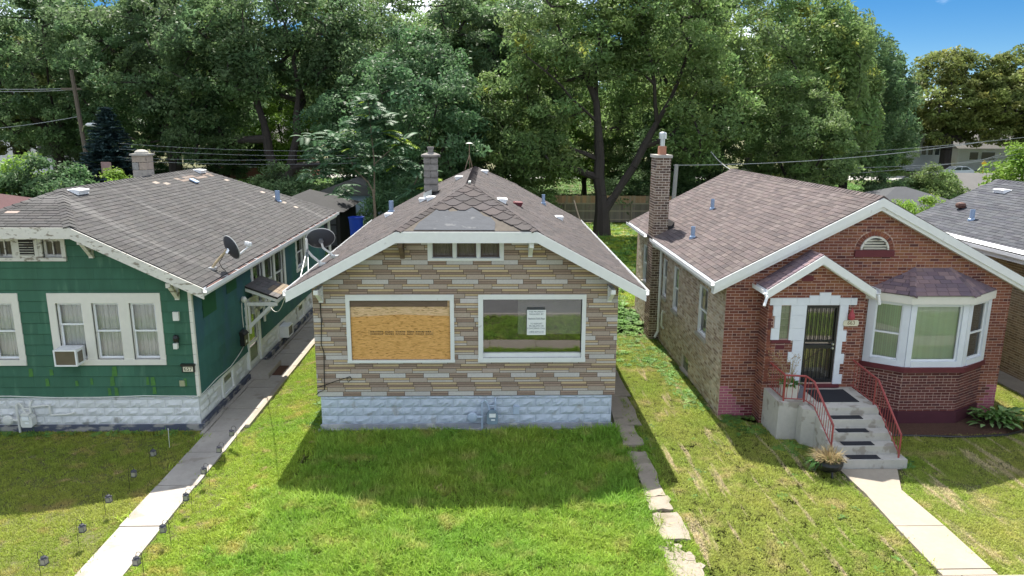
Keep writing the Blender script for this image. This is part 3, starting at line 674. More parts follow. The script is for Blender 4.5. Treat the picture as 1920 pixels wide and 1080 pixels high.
WS = (20.3, 23.75, 1.72, 3.18); LS = [(20.45, 21.35, 1.85, 3.08), (21.55, 22.45, 1.85, 3.08), (22.6, 23.6, 1.85, 3.08)]
WS2 = (25.1, 26.5, 1.95, 3.18); LS2 = [(25.25, 26.25, 2.05, 3.1)]
DR = (19.6, 20.75, .28, 2.26)
mb = MB(); wall(mb, FG, convg, LT+LT2+LAT, .15); wall(mb, FS, convs, LS+LS2+[(DR[0]+.1, DR[1]-.1, DR[2], DR[3]-.1)], .15)
mb.box(GX0, GX0+.15, GY0+.152, GY1, .83, 3.55); mb.box(GX0, GX1, GY1, GY1+.15, 0, 3.55)
wl2 = mb.build('wall', mat('green_wall_joint', (.008, .03, .02), .9), H2)
P = Pieces()
def lay_boards(P, F, conv, holes, v0, v1, ua, ub, rh=.253, cols=((1, 1, 1),)):
    v = v0
    while v < v1:
        u = ua-rnd.uniform(0, .6)
        while u < ub:
            w = rnd.choice((.61, 1.22, 1.22))
            R = [(u, u+w-.0015, v, v+rh-.010)]
            for hh in holes: R = subrect(R, hh)
            for r in R:
                p = clip([(r[0], r[2]), (r[1], r[2]), (r[1], r[3]), (r[0], r[3])], conv)
                if len(p) > 2 and area(p) > .002: P.add(F, p, .024, .004, jit(rnd.choice(cols), .09), (v, v+rh))
            u += w
        v += rh
lay_boards(P, FG, convg, [WT, WT2, WAT], .83, 4.7, GX0, GX1)
P.emit('siding_board', 'siding_board_field', wl2, GREEN, 150)
P = Pieces(); lay_boards(P, FS, convs, [WS, WS2, DR], .83, 3.55, GY0, GY1)
P.emit('siding_board', 'siding_board_field', wl2, GREENSIDE, 140)
for (u, v, w, h, m_) in ((16.75, 2.55, .85, .9, DKGREEN), (18.35, 2.75, .75, .75, DKGREEN)): fbox(MB(), FS, u, u+w, v, v+h, .025, .027).build('paint_patch', m_, H2)
lm = [(-10.52, 1.33, .10, .2), (-10.05, 1.36, .09, .15), (-10.17, 1.1, .09, .19), (-9.16, 1.13, .06, .16), (-9.5, 1.1, .07, .14), (-8.66, 1.33, .13, .25), (-8.72, 1.1, .11, .22), (-8.64, .86, .09, .2), (-8.79, .87, .08, .18), (-7.9, 1.12, .07, .2), (-7.8, 1.1, .11, .22), (-7.78, .9, .09, .18), (-7.06, 1.08, .08, .2)]
for (u, v, w, h) in lm: MB().prism([FG.p(u, v, .0255), FG.p(u+w, v+.01, .0255), FG.p(u+w*rnd.uniform(.8, 1), v+h, .0255), FG.p(u+w*rnd.uniform(.0, .25), v+h*rnd.uniform(.92, 1.08), .0255)], FG.n*.0015).build('paint_patch', LIME, H2)
window(H2, FG, *WT[:2], *WT[2:], [(*LT[0], .62), LT[1], LT[2]], curtain=CURT)
window(H2, FG, *WT2[:2], *WT2[2:], LT2, curtain=CURT)
wA = window(H2, FG, *WAT[:2], *WAT[2:], [(*LAT[0], 0), (*LAT[2], 0)], m=PEEL, sashm=PEEL, curtain=BROWNCURT, proud=.05)
mb = MB(); fbox(mb, FG, -10.40, -9.91, 4.08, 4.52, .052, .06)
for i in range(6): fbox(mb, FG, -10.30, -10.0, 4.16+i*.055, 4.16+i*.055+.012, .062, .075)
mb.build('louvre', PEEL, wA); mb = MB()
for k in (-10.67, -9.625): fbox(mb, FG, k-.012, k+.012, 4.12, 4.48, -.035, -.02)
mb.build('muntin', PEEL, wA); fbox(MB(), FG, -10.31, -9.99, 4.15, 4.5, .0605, .0615).build('louvre_opening', DARKIN, wA)
window(H2, FS, *WS[:2], *WS[2:], LS, m=WHITE, split=.42); window(H2, FS, *WS2[:2], *WS2[2:], LS2, m=WHITE)
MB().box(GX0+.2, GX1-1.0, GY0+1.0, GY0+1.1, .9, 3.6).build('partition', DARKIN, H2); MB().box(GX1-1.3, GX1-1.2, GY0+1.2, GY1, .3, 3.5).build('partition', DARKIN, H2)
# corner strip
mb = MB()
for i in range(11): mb.box(GX1-.045, GX1+.03, GY0-.03, GY0+.05, .84+i*.253, .84+i*.253+.247)
mb.build('corner_strip', TRIM, H2)
# foundation
fm = MB(); fm.box(GX0+.03, GX1-.03, GY0+.02, GY0+.2, 0, .83); fm.box(GX1-.2, GX1-.03, GY0+.2, GY1, 0, .83)
fd = fm.build('foundation', WHITEBLK, H2); L = []
block_wall(L, Fr((0, GY0+.02, 0), (1, 0, 0), (0, 0, 1)), GX0+.03, GX1-.03, [(.15, .35), (.35, .55), (.55, .75), (.75, .825)], [], .40)
bw_h = [(17.6, 18.5, .1, .83), (22.55, 23.6, .0, .83), (25.0, 25.9, .1, .83), (DR[0]-.02, DR[1]+.02, 0, .9)]
block_wall(L, Fr((GX1-.03, 0, 0), (0, 1, 0), (0, 0, 1)), GY0+.03, GY1, [(.2, .38), (.38, .56), (.56, .74), (.74, .825)], bw_h, .45)
for vs, fs in L: MB().add(vs, fs).build('block', WHITEBLK, fd)
mb = MB(); mb.box(GX0, GX1+.02, GY0-.04, GY0+.018, -.1, .145); mb.box(GX1-.028, GX1+.06, GY0+.02, GY1, -.1, .19); mb.build('base_course', NAVY, H2)
MB().box(GX1+.062, GX1+.16, GY0-.3, GY1, -.1, .06).build('kerb_edge', CONC, H2)
for u0, u1 in ((17.62, 18.48), (25.02, 25.88), (22.6, 23.5)):
    window(H2, Fr((GX1-.025, 0, 0), (0, 1, 0), (0, 0, 1)), u0, u1, .22, .82, [(u0+.1, u1-.1, .28, .76)], m=WHITE, depth=.02)
# side door with gabled hood
mb = MB()
for (a, b, c, d) in ((DR[0], DR[0]+.1, DR[2], DR[3]), (DR[1]-.1, DR[1], DR[2], DR[3]), (DR[0]+.1, DR[1]-.1, DR[3]-.1, DR[3])): fbox(mb, FS, a, b, c, d, -.08, .05)
dfr = mb.build('door', WHITE, H2); mb = MB(); a, b, c, d = DR[0]+.1, DR[1]-.1, DR[2], DR[3]-.1
fbox(mb, FS, a, a+.09, c, d, -.05, -.01); fbox(mb, FS, b-.09, b, c, d, -.05, -.01)
for z in (c, c+.62, c+1.1, d-.09): fbox(mb, FS, a+.09, b-.09, z, z+(.09 if z != c else .14), -.05, -.01)
mb.build('door_frame', WHITE, dfr)
MB().add([FS.p(a, c, -.03), FS.p(b, c, -.03), FS.p(b, d, -.03), FS.p(a, d, -.03)], [(0, 1, 2, 3)]).build('pane', GLASSR, dfr)
mb = MB().box(GX1, GX1+.55, DR[0]-.05, DR[1]+.05, .0, .2); mb.build('door_sill', CONC, H2)
hd = MB(); yh = [19.72, 21.15]; ex = GX1+.88
ym = (yh[0]+yh[1])/2
hood = MB().prism([(GX1+.02, yh[0], 2.66), (ex, yh[0], 2.34), (ex, yh[1], 2.34), (GX1+.02, yh[1], 2.66)], (0, 0, -.05)).build('door_hood', DECK, H2, label='small sloped roof over the side door')
P = Pieces(); aa = math.hypot(ex-GX1-.02, .32); Fh = Fr((ex, 0, 2.34), (0, 1, 0), ((GX1+.02-ex)/aa, 0, .32/aa))
lay_shingles(P, Fh, [(yh[0], -.02), (yh[1], -.02), (yh[1], aa), (yh[0], aa)], [(.12, .115, .115), (.13, .12, .12)], colf=lambda u, v, c: (.24, .19, .14) if v < .36 and u > 20.1 and rnd.random() < .95 else c); P.emit('shingle', 'shingle_field', hood, SHGREY)
mb = MB()
for y in (yh[0]+.02, yh[1]-.1):
    mb.prism([(GX1+.02, y, 2.61), (ex, y, 2.29), (ex, y, 2.20), (GX1+.02, y, 2.51)], (0, .08, 0))
    mb.box(GX1+.02, ex-.02, y+.001, y+.079, 2.10, 2.195); mb.box(GX1+.05, GX1+.1, y+.002, y+.078, 1.3, 2.10)
    mb.prism([(GX1+.1, y+.003, 1.60), (ex-.25, y+.003, 2.10), (ex-.12, y+.003, 2.10), (GX1+.1, y+.003, 1.46)], (0, .074, 0))
mb.box(ex-.02, ex+.015, yh[0]+.1, yh[1]-.1, 2.19, 2.285)
mb.build('hood_bracket', WHITE, hood)
# roof
G2 = [(0.068, 0.066, 0.065), (0.075, 0.072, 0.070), (0.064, 0.061, 0.061), (0.079, 0.075, 0.074)]
G2P = (.21, .165, .14)
def colf2(sg, y, v, c):
    if sg == 1:
        if (23.4 < y < 26.2 and 3.72 < v < 4.12 and rnd.random() < .75): return G2P
        for (a, b) in ((27.2, 2.3), (27.3, 1.95), (27.2, 1.5), (27.3, 1.1), (22.0, 3.95), (22.5, 3.9), (26.5, 3.4)):
            if abs(y-a) < .18 and abs(v-b) < .075: return (.34, .29, .25)
    if sg == 0 and ((-.6 < y < -.12 and .72 < v < .86) or (-.85 < y < -.6 and .3 < v < .6)): return (.34, .27, .23)
    return c
rf2 = hip_roof(H2, -10.15, 3.9, 3.52, 5.45, 15.7, 30.0, 4.84, 3.52, SHGREEN, G2, colf=colf2, over=.09)
mb = MB(); fascia(mb, [(-14.07, 3.5), (-11.37, 4.825)], 15.66, .24); fascia(mb, [(-11.37, 4.825), (-8.93, 4.825)], 15.659, .24); fascia(mb, [(-8.93, 4.825), (-6.23, 3.5)], 15.66, .24); mb.build('fascia', PEEL, H2)
mb = MB(); mb.box(-6.30, -6.26, 15.72, 30.0, 3.30, 3.47); mb.build('eave_board', WHITE, H2)
MB().add([(-6.3, 15.72, 3.36), (GX1, 15.72, 3.57), (GX1, GY1, 3.57), (-6.3, GY1, 3.36)], [(0, 1, 2, 3)]).build('soffit', WHITE, H2)
mb = MB(); gutter(mb, -6.258, 3.5, 15.66, 30.0, 1); g2 = mb.build('gutter', WMETAL, H2)
mb = MB(); mb.box(-6.246, -6.160, 15.9, 29.9, 3.45, 3.494); mb.build('gutter_rust', mat('rusty_gutter', (.09, .04, .03), .9, .3), H2)
mb = MB()
for y in np.arange(17, 30, .75): mb.box(-6.25, -6.15, y, y+.025, 3.499, 3.512)
mb.build('gutter_strap', WMETAL, H2)
for x, z in ((-8.78, 4.55), (-7.0, 3.6)): knee_brace(H2, x, GY0, 15.72, z, PEEL, drop=.34)
MB().box(-6.5, -6.42, 29.3, 29.4, 0, 3.4).build('porch_post', WHITE, H2)
s2 = Fr((-6.25, 0, 3.52), (0, 1, 0), (-3.9, 0, 1.93)); R2 = lambda x: (-6.25-x)*math.hypot(3.9, 1.93)/3.9
roof_vent(rf2, s2, 18.05, R2(-9.95), WMETAL, .46, .24); roof_vent(rf2, s2, 25.7, R2(-9.98), WMETAL, .46, .24); vent_pipe(rf2, (-7.75, 27.0, 4.22), r=.09, h=.4)
MB().prism([s2.p(23.9, 3.55, .03), s2.p(24.15, 3.55, .03), s2.p(24.15, 3.8, .03), s2.p(23.9, 3.8, .03)], s2.n*.04).build('metal_patch', GALV, rf2)
for (xa, za, n_) in ((-10.42, 5.2, 0),):
    for i in range(4):
        z0 = 5.2+i*.22
        for j, (a, b) in enumerate(((-10.61, -10.19),) if i % 2 else ((-10.61, -10.42), (-10.415, -10.19))): MB().box(a+.004, b-.004, 22.28+rnd.uniform(-.012, .012), 22.75, z0+.004, z0+.212, jit((1.1, 1.05, 1), .4)).build('chimney_stone', CHIMST, rf2)
    MB().box(-10.65, -10.15, 22.24, 22.8, 6.06, 6.11).lathe([(.2, .06), (.19, .12), (.1, .17), (.03, .18)], (-10.40, 22.5, 6.05), 12).build('chimney_cap', SILL, rf2)

# ================================================================== BRICK HOUSE
H3 = thing('brick_house', 'red brick gabled bungalow with brown shingle roof, entry gable and bay window', 'house', (9.06, 16.82, 0))
BX0, BX1, BY0, BY1, XC = 5.63, 12.57, 16.82, 27.3, 9.06
FB = Fr((0, BY0, 0), (1, 0, 0), (0, 0, 1)); FL = Fr((BX0, 0, 0), (0, -1, 0), (0, 0, 1))
RB = [(.19, .064, .043), (.22, .08, .05), (.16, .054, .039), (.25, .10, .06), (.105, .037, .032), (.20, .07, .046)]
RBT = [(.24, .10, .05), (.26, .115, .06), (.21, .08, .045)]
CB = [(0.455, 0.370, 0.260), (0.377, 0.293, 0.208), (0.546, 0.455, 0.345), (0.312, 0.234, 0.169), (0.494, 0.423, 0.332), (0.429, 0.345, 0.254), (0.572, 0.501, 0.403)]
convb = [(BX0, .0), (BX1, .0), (BX1, 3.42), (XC, 5.33), (BX0, 3.42)]
PX0, PX1, PY = 6.48, 8.75, 16.33           # entry bump-out
PXC = (PX0+PX1)/2-.05
conpw = [(PX0, .0), (PX1, .0), (PX1, 3.30), (PXC, 4.06), (PX0, 3.30)]
FP = Fr((0, PY, 0), (1, 0, 0), (0, 0, 1))
DD = (7.38, 8.16, 1.03, 2.93); PW = (6.78, 7.01, 2.11, 2.92)
LV = (8.78, 9.40, 4.16)
pink = lambda u, v, c: (.34, .105, .15) if (u < 5.86+.19*(v < .55)+.12*(v < .3) and v < .76) or (u > 12.40-.2*(v < .5)-.3*(v < .25) and v < .75) else ((.15, .03, .04) if v < .28 else (rnd.choice(RBT) if v > 3.5 and rnd.random() < .45 else c))
BFX0, BFX1, BFY, BWX0, BWX1 = 9.85, 11.22, 16.30, 9.1, 12.1   # bay
mb = MB(); wall(mb, FB, convb, [(BWX0+.1, BWX1-.1, 1.42, 3.0), (7.3, 8.2, 1.0, 2.9)], .2)
wall(mb, FP, conpw, [DD, PW], .12); mb.box(PX0, PX0+.12, PY+.121, BY0, 0, 3.3); mb.box(PX1-.12, PX1, PY+.121, BY0, 0, 3.3)
LW = [(-19.0, -18.2, 1.55, 2.88), (-21.75, -21.15, 1.50, 2.86), (-23.15, -22.6, 1.60, 2.84), (-26.25, -25.6, 1.45, 2.80), (-20.4, -19.65, .05, .5)]
mb.box(BX1-.2, BX1, BY0+.2, BY1, 0, 3.42); mb.box(BX0, BX1, BY1, BY1+.2, 0, 3.4)
for sg, (wx, fx) in ((-1, (BWX0, BFX0)), (1, (BWX1, BFX1))):
    pass
bwall = mb.build('wall', MORTAR, H3)
mb = MB(); wall(mb, FL, [(-BY1, .0), (-BY0-.2, .0), (-BY0-.2, 3.42), (-BY1, 3.42)], LW, .2); lwall = mb.build('wall', MORTARW, H3)
P = Pieces()
lv_h = (8.70, 9.48, 4.02, 4.50)
lay_bricks(P, FB, convb, [(BWX0, BWX1, .0, 3.2), (PX0+.01, PX1-.01, .0, 3.3), (8.62, 9.56, 3.98, 4.16)]+[(9.09-math.sqrt(.475**2-(k*.045)**2), 9.09+math.sqrt(.475**2-(k*.045)**2), 4.16+k*.043, 4.16+(k+1)*.043) for k in range(10)], 0, 5.4, RB, colf=pink)
lay_bricks(P, FP, conpw, [(6.62, 8.40, 1.0, 3.12), (DD[0], DD[1], .9, 3.1), (7.2, 7.48, 3.50, 3.64)], 0, 4.1, RB, colf=lambda u, v, c: (rnd.choice(RBT) if v > 3.2 and rnd.random() < .5 else c))
FPL = Fr((PX0, 0, 0), (0, -1, 0), (0, 0, 1)); lay_bricks(P, FPL, [(-BY0, 0), (-PY, 0), (-PY, 3.3), (-BY0, 3.3)], [], 0, 3.3, RB)
FPR = Fr((PX1, 0, 0), (0, 1, 0), (0, 0, 1)); lay_bricks(P, FPR, [(PY, 0), (BY0, 0), (BY0, 3.3), (PY, 3.3)], [], 0, 3.3, RB)
# bay brick base
zb0, zs = .30, 1.30
bay = MB()
for (p0, p1) in (((BWX0, BY0), (BFX0, BFY)), ((BFX0, BFY), (BFX1, BFY)), ((BFX1, BFY), (BWX1, BY0))):
    d = Vector((p1[0]-p0[0], p1[1]-p0[1], 0)); F = Fr((p0[0], p0[1], 0), d, (0, 0, 1)); L_ = d.length
    bay.prism([F.p(0, 0), F.p(L_, 0), F.p(L_, zs), F.p(0, zs)], -F.n*.12)
    lay_bricks(P, F, [(0, .30), (L_, .30), (L_, zs), (0, zs)], [], .28, zs, [(.11, .035, .032), (.13, .045, .04), (.095, .035, .035), (.15, .055, .045)], bw=.2)
bay = bay.build('bay_window', MORTAR, H3)
P.emit('brick', 'brick_field', bwall, REDBRICK, 300)
P = Pieces()
lay_bricks(P, FL, [(-BY1, .0), (-BY0, .0), (-BY0, 3.42), (-BY1, 3.42)], LW, 0, 3.42, CB, bw=.21)
P.emit('brick', 'brick_field', lwall, REDBRICK, 300)
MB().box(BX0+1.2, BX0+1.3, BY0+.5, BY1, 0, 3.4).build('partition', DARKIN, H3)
def offpoly(dd):      # bay outline grown outward by dd
    k = dd*.55
    return [(BWX0-dd*.9, BY0), (BFX0-k, BFY-dd), (BFX1+k, BFY-dd), (BWX1+dd*.9, BY0)]
def ring(d0, z0, z1, name, m, par): return MB().prism([(x, y, z0) for x, y in offpoly(d0)], (0, 0, z1-z0)).build(name, m, par)
ring(.06, .0, .30, 'bay_plinth', mat('dark_plum_paint', (.075, .022, .032), .7, .12), bay); ring(.10, zs, zs+.12, 'bay_sill', MAROON, bay)
ring(.13, 2.98, 3.17, 'bay_frieze', TRIM, bay)
for i, (p0, p1) in enumerate((((BWX0, BY0), (BFX0, BFY)), ((BFX0, BFY), (BFX1, BFY)), ((BFX1, BFY), (BWX1, BY0)))):
    d = Vector((p1[0]-p0[0], p1[1]-p0[1], 0)); F = Fr((p0[0], p0[1], 0), d, (0, 0, 1)); L_ = d.length
    m0, m1 = (.17, .16) if i != 1 else (.13, .13)
    lz0, lz1 = 1.56, 2.92
    fm_ = MB()
    fbox(fm_, F, .0, m0, zs+.12, 2.98, -.12, .03); fbox(fm_, F, L_-m1, L_, zs+.12, 2.98, -.12, .03); fbox(fm_, F, m0, L_-m1, zs+.12, lz0, -.12, .045); fbox(fm_, F, m0, L_-m1, lz1, 2.98, -.12, .03)
    fm_.build('bay_frame', LIMESTONE, bay)
    sm = MB(); a, b, c, d2, t = m0, L_-m1, lz0, lz1, .035
    for q in ((a, a+t, c, d2), (b-t, b, c, d2), (a+t, b-t, c, c+t), (a+t, b-t, d2-t, d2)): fbox(sm, F, *q, -.06, -.02)
    if i != 1: fbox(sm, F, a+t, b-t, c+.62, c+.66, -.06, -.015)
    sm.build('sash', VINYL, bay)
    MB().add([F.p(a, c, -.05), F.p(b, c, -.05), F.p(b, d2, -.05), F.p(a, d2, -.05)], [(0, 1, 2, 3)]).build('pane', GLASS, bay)
    k = int((b-a)/.045); bl = MB()
    for j in range(k):
        u = a+(b-a)*j/k; bl.add([F.p(u, c, -.13), F.p(u+.047, c, -.10), F.p(u+.047, d2, -.10), F.p(u, d2, -.13)], [(0, 1, 2, 3)], jit((1, 1, 1), .05))
    bl.build('vertical_blind', CURTG if i < 2 else BROWNCURT, bay)
# bay roof
ev = [(9.0, BY0, 3.19), (9.77, 16.12, 3.19), (11.28, 16.12, 3.19), (12.2, BY0, 3.19)]; tp = [(10.12, BY0, 3.72), (10.98, BY0, 3.72)]
q = MB()
q.add(ev+tp, [(0, 1, 4), (1, 2, 5, 4), (2, 3, 5), (0, 3, 2, 1), (0, 4, 5, 3)]); brf = q.build('bay_roof', DECK, H3)
BRC = [(0.189, 0.138, 0.152), (0.217, 0.152, 0.160), (0.167, 0.123, 0.145), (0.246, 0.174, 0.174), (0.145, 0.109, 0.131)]
P = Pieces()
for tri in ((ev[0], ev[1], tp[0]), (ev[1], ev[2], tp[1], tp[0]), (ev[2], ev[3], tp[1])):
    o = Vector(tri[0]); u = (Vector(tri[1])-o).normalized(); w_ = Vector(tri[2])-o; v = (w_-u*w_.dot(u)).normalized(); F = Fr(o, u, v)
    lay_shingles(P, F, [((Vector(p)-o).dot(u), (Vector(p)-o).dot(v)) for p in tri], BRC, w=.26, rh=.125)
P.emit('shingle', 'shingle_field', brf, SHGREY, 120)
for e, t_ in ((ev[1], tp[0]), (ev[2], tp[1])): caps(brf, e, t_, Vector((-.3, -.6, .7)), Vector((.3, -.6, .7)), SHGREY, BRC, w=.09, step=.16)
# gable louvre
lv = MB()
k = 12; arc = [(9.09+.31*math.cos(math.pi*i/k), 4.16+.29*math.sin(math.pi*i/k)) for i in range(k+1)]
MB().prism([FB.p(x, z, .002) for x, z in arc], FB.n*.004).build('louvre_backing', DARKIN, H3)
for i in range(4):
    z = 4.17+i*.062; hw_ = math.sqrt(max(.0, .30**2-(z-4.16)**2))*.97; lv.prism([FB.p(9.09-hw_, z, .008), FB.p(9.09+hw_, z+.01*(i > 1), .008), FB.p(9.09+hw_*.96, z+.045, .03), FB.p(9.09-hw_*.96, z+.05, .03)], FB.n*.006)
lv.build('gable_louvre', PEEL, H3)
lf = MB()
for i in range(k):
    a0, a1 = math.pi*i/k, math.pi*(i+1)/k; lf.prism([FB.p(9.09+r_*math.cos(t), 4.16+r_*.95*math.sin(t), .004) for r_, t in ((.30, a0), (.345, a0), (.345, a1), (.30, a1))], FB.n*.03)
lf.build('louvre_frame', PEEL, H3)
for i in range(17):
    a0, a1 = math.pi*(i+.06)/17, math.pi*(i+.94)/17; MB().prism([FB.p(9.09+r_*math.cos(t), 4.16+r_*.95*math.sin(t), .002) for r_, t in ((.355, a0), (.465, a0), (.465, a1), (.355, a1))], FB.n*.008, jit(rnd.choice(RB), .1)).build('arch_brick', REDBRICK, H3)
fbox(MB(), FB, 8.62, 9.56, 3.99, 4.155, .0, .05).build('louvre_sill', MAROON, H3)
# entry surround of white stone
def stone(u0, u1, v0, v1, n1=.03): return fbox(MB(), FP, u0+.002, u1-.002, v0+.002, v1-.002, -.02, n1+rnd.uniform(-.002, .002)).build('surround_stone', LIMESTONE, H3)
for u0, u1, v1 in ((6.5, 6.78, 3.11), (6.78, 7.13, 3.11), (7.13, 7.42, 3.11), (7.42, 7.65, 3.17), (7.65, 7.92, 3.24), (7.92, 8.14, 3.17), (8.14, 8.40, 3.11), (8.40, 8.55, 3.11)): stone(u0, u1, 2.94, v1, .035)
for q in ((6.59, 6.78, 2.68, 2.94), (6.65, 6.78, 2.38, 2.68), (6.58, 6.78, 2.10, 2.38), (7.01, 7.38, 2.70, 2.94), (7.01, 7.38, 2.38, 2.70), (7.01, 7.38, 2.08, 2.38), (7.12, 7.38, 1.80, 2.08), (7.03, 7.38, 1.55, 1.80), (7.12, 7.38, 1.28, 1.55), (7.02, 7.38, 1.0, 1.28),
          (8.16, 8.36, 2.45, 2.94), (8.16, 8.29, 2.32, 2.45), (8.16, 8.38, 2.05, 2.32), (8.16, 8.30, 1.75, 2.05), (8.16, 8.38, 1.50, 1.75), (8.16, 8.30, 1.24, 1.50), (8.16, 8.38, 1.0, 1.24)): stone(*q)
fbox(MB(), FP, 6.6, 7.06, 2.02, 2.095, -.02, .04).build('window_sill', MAROON, H3)
fbox(MB(), FP, 6.72, 6.93, 1.86, 1.97, -.02, .016).build('painted_stone', MAROON, H3)
fbox(MB(), FP, 7.205, 7.475, 3.505, 3.635, -.02, .012).build('painted_stone', MAROON, H3)
lay_r = Pieces()
lay_bricks(lay_r, FP, [(6.5, 1.0), (7.12, 1.0), (7.12, 3.12), (6.5, 3.12)], [(6.58, 6.62, 2.1, 2.94), (6.6, 7.12, 2.02, 3.0), (7.02, 7.12, 1.0, 1.28), (7.03, 7.12, 1.55, 1.8), (6.71, 6.94, 1.85, 1.98)], 1.0, 2.94, RB)
lay_bricks(lay_r, FP, [(8.30, 1.0), (8.41, 1.0), (8.41, 2.94), (8.30, 2.94)], [(8.3, 8.38, 1.0, 1.24), (8.3, 8.38, 1.5, 1.75), (8.3, 8.38, 2.05, 2.32), (8.3, 8.36, 2.45, 2.94)], 1.0, 2.94, RB)
lay_r.emit('brick', 'brick_field', bwall, REDBRICK, 0)
gb = MB()
for i in range(2):
    for j in range(5): fbox(gb, FP, PW[0]+.004+i*.114, PW[0]+.112+i*.114, PW[2]+.006+j*.161, PW[2]+.160+j*.161, -.07, -.035)
gbw = gb.build('glass_block_window', GBLOCK, H3); fbox(MB(), FP, PW[0], PW[1], PW[2], PW[3], -.09, -.045).build('grout', MORTARW, gbw)
# door
a, b, c, d = DD; mb = MB()
for q in ((a, a+.05, c, d), (b-.05, b, c, d), (a+.05, b-.05, d-.07, d), (a+.05, b-.05, c, c+.09), (a+.05, b-.05, c+.84, c+.93), (a+.05, b-.05, c+1.0, c+1.03)): fbox(mb, FP, *q, -.06, -.01)
for i in range(7):
    u = a+.09+(b-a-.18)*i/6
    fbox(mb, FP, u-.008, u+.008, c+1.03, d-.07, -.045, -.025); fbox(mb, FP, u-.008, u+.008, c+.09, c+.84, -.045, -.025)
dr = mb.build('security_door', BLACK, H3)
MB().add([FP.p(a, c, -.075), FP.p(b, c, -.075), FP.p(b, d, -.075), FP.p(a, d, -.075)], [(0, 1, 2, 3)]).build('pane', GLASSR, dr)
fbox(MB(), FP, a+.02, b-.02, c, d, -.2, -.16).build('inner_door', BROWNCURT, dr)
MB().lathe([(.03, 0), (.03, -.03), (.02, -.05)], (8.08, PY+.0, 1.99), 8, axis='y').lathe([(.03, 0), (.03, -.03), (.02, -.05)], (8.08, PY, 1.89), 8, axis='y').build('door_knob', STEEL, dr)
fbox(MB(), FP, 7.1, 8.3, .93, 1.0, -.02, .09).build('threshold', MAROON, H3)
# main roof
B3 = [(0.104, 0.082, 0.081), (0.118, 0.094, 0.092), (0.094, 0.076, 0.075), (0.129, 0.106, 0.101), (0.109, 0.087, 0.085), (0.087, 0.071, 0.071)]
rf3 = hip_roof(H3, XC, 3.78, 3.44, 5.42, 16.62, 27.5, None, None, SHGREY, B3, over=.08, w=.30, rh=.14)
mb = MB(); fascia(mb, [(5.26, 3.42), (XC, 5.40)], 16.58, .20); fascia(mb, [(XC, 5.40), (12.86, 3.42)], 16.58, .20); fascia(mb, [(5.26, 3.35), (XC, 5.33)], 16.62, .22, .19); fascia(mb, [(XC, 5.33), (12.86, 3.35)], 16.62, .22, .19); mb.build('fascia', WHITE, H3)
mb = MB(); gutter(mb, 5.285, 3.43, 16.6, 23.35, -1); gutter(mb, 5.285, 3.43, 24.25, 27.5, -1); gutter(mb, 12.84, 3.43, 16.6, 27.4, 1); mb.build('gutter', WMETAL, H3)
mb = MB(); mb.box(5.30, 5.34, 16.83, 23.35, 3.2, 3.34); mb.box(5.3, 5.62, 16.83, 23.35, 3.30, 3.36); mb.build('eave_board', WHITE, H3)
mb = MB(); mb.tube([(5.24, 23.2, 3.34), (5.3, 23.2, 3.2), (5.55, 23.2, 3.05), (5.56, 23.2, .35), (5.45, 23.15, .15)], .045, 6); mb.build('downspout', WMETAL, H3)
MB().tube([(5.6, 22.6, 1.15), (5.55, 22.6, 1.2), (5.52, 22.6, 1.1), (5.52, 22.6, .7), (5.6, 22.6, .6)], .035, 6).build('vent_hood', PVC, H3)
s3 = Fr((XC-3.78, 0, 3.44), (0, -1, 0), (3.78, 0, 1.98))
vent_pipe(rf3, (7.12, 23.2, 4.4), r=.06, h=.32); vent_pipe(rf3, (5.95, 21.1, 3.8), r=.065, h=.32)
# chimney
cmb = MB().box(5.30, 5.76, 23.4, 24.15, 0, 6.0); chm = cmb.build('chimney', MORTARW, H3)
P = Pieces()
CHB = [(.13, .085, .06), (.16, .105, .075), (.11, .075, .06), (.19, .13, .095), (.26, .2, .15)]
for F, a0, a1 in ((Fr((0, 23.4, 0), (1, 0, 0), (0, 0, 1)), 5.30, 5.76), (Fr((5.30, 0, 0), (0, -1, 0), (0, 0, 1)), -24.15, -23.4), (Fr((5.76, 0, 0), (0, 1, 0), (0, 0, 1)), 23.4, 24.15)):
    lay_bricks(P, F, [(a0, 0), (a1, 0), (a1, 6.0), (a0, 6.0)], [], .02, 6.0, CHB, bw=.21, rh=.082, gap=.02)
P.emit('brick', 'brick_field', chm, REDBRICK, 300)
MB().box(5.26, 5.80, 23.36, 24.19, 6.0, 6.09).build('chimney_cap', SILL, chm)
MB().prism([(5.42, 23.6, 6.09), (5.64, 23.6, 6.09), (5.64, 23.85, 6.09), (5.42, 23.85, 6.09)], (0, 0, .27)).build('flue', TERRA, chm)
MB().lathe([(.075, 0), (.075, .22), (.125, .23), (.125, .4), (.1, .43), (.03, .45)], (5.53, 23.72, 6.36), 12).build('flue_pipe', STEEL, chm)
MB().prism([(5.77, 23.3, 3.6), (5.95, 23.3, 3.85), (5.95, 24.25, 3.85), (5.77, 24.25, 3.6)], (0, 0, .12)).build('flashing', TAR, chm)
# side windows
for (a, b, c, d) in LW[:4]:
    window(H3, FL, a, b, c, d, [(a+.02, b-.02, c+.02, d-.02)], casing=False, m=WHITE, sashm=VINYL, depth=.06, curtain=CURT)
    fbox(MB(), FL, a-.06, b+.06, c-.1, c-.002, -.1, .05).build('window_sill', SILL, H3)
a, b, c, d = LW[4]; gb = MB()
for i in range(3):
    for j in range(2): fbox(gb, FL, a+.01+i*.25, a+.24+i*.25, c+.01+j*.22, c+.21+j*.22, -.12, -.06)
gb.build('glass_block_window', GBLOCK, H3); fbox(MB(), FL, a-.06, b+.06, c-.1, c-.002, -.1, .04).build('window_sill', SILL, H3)
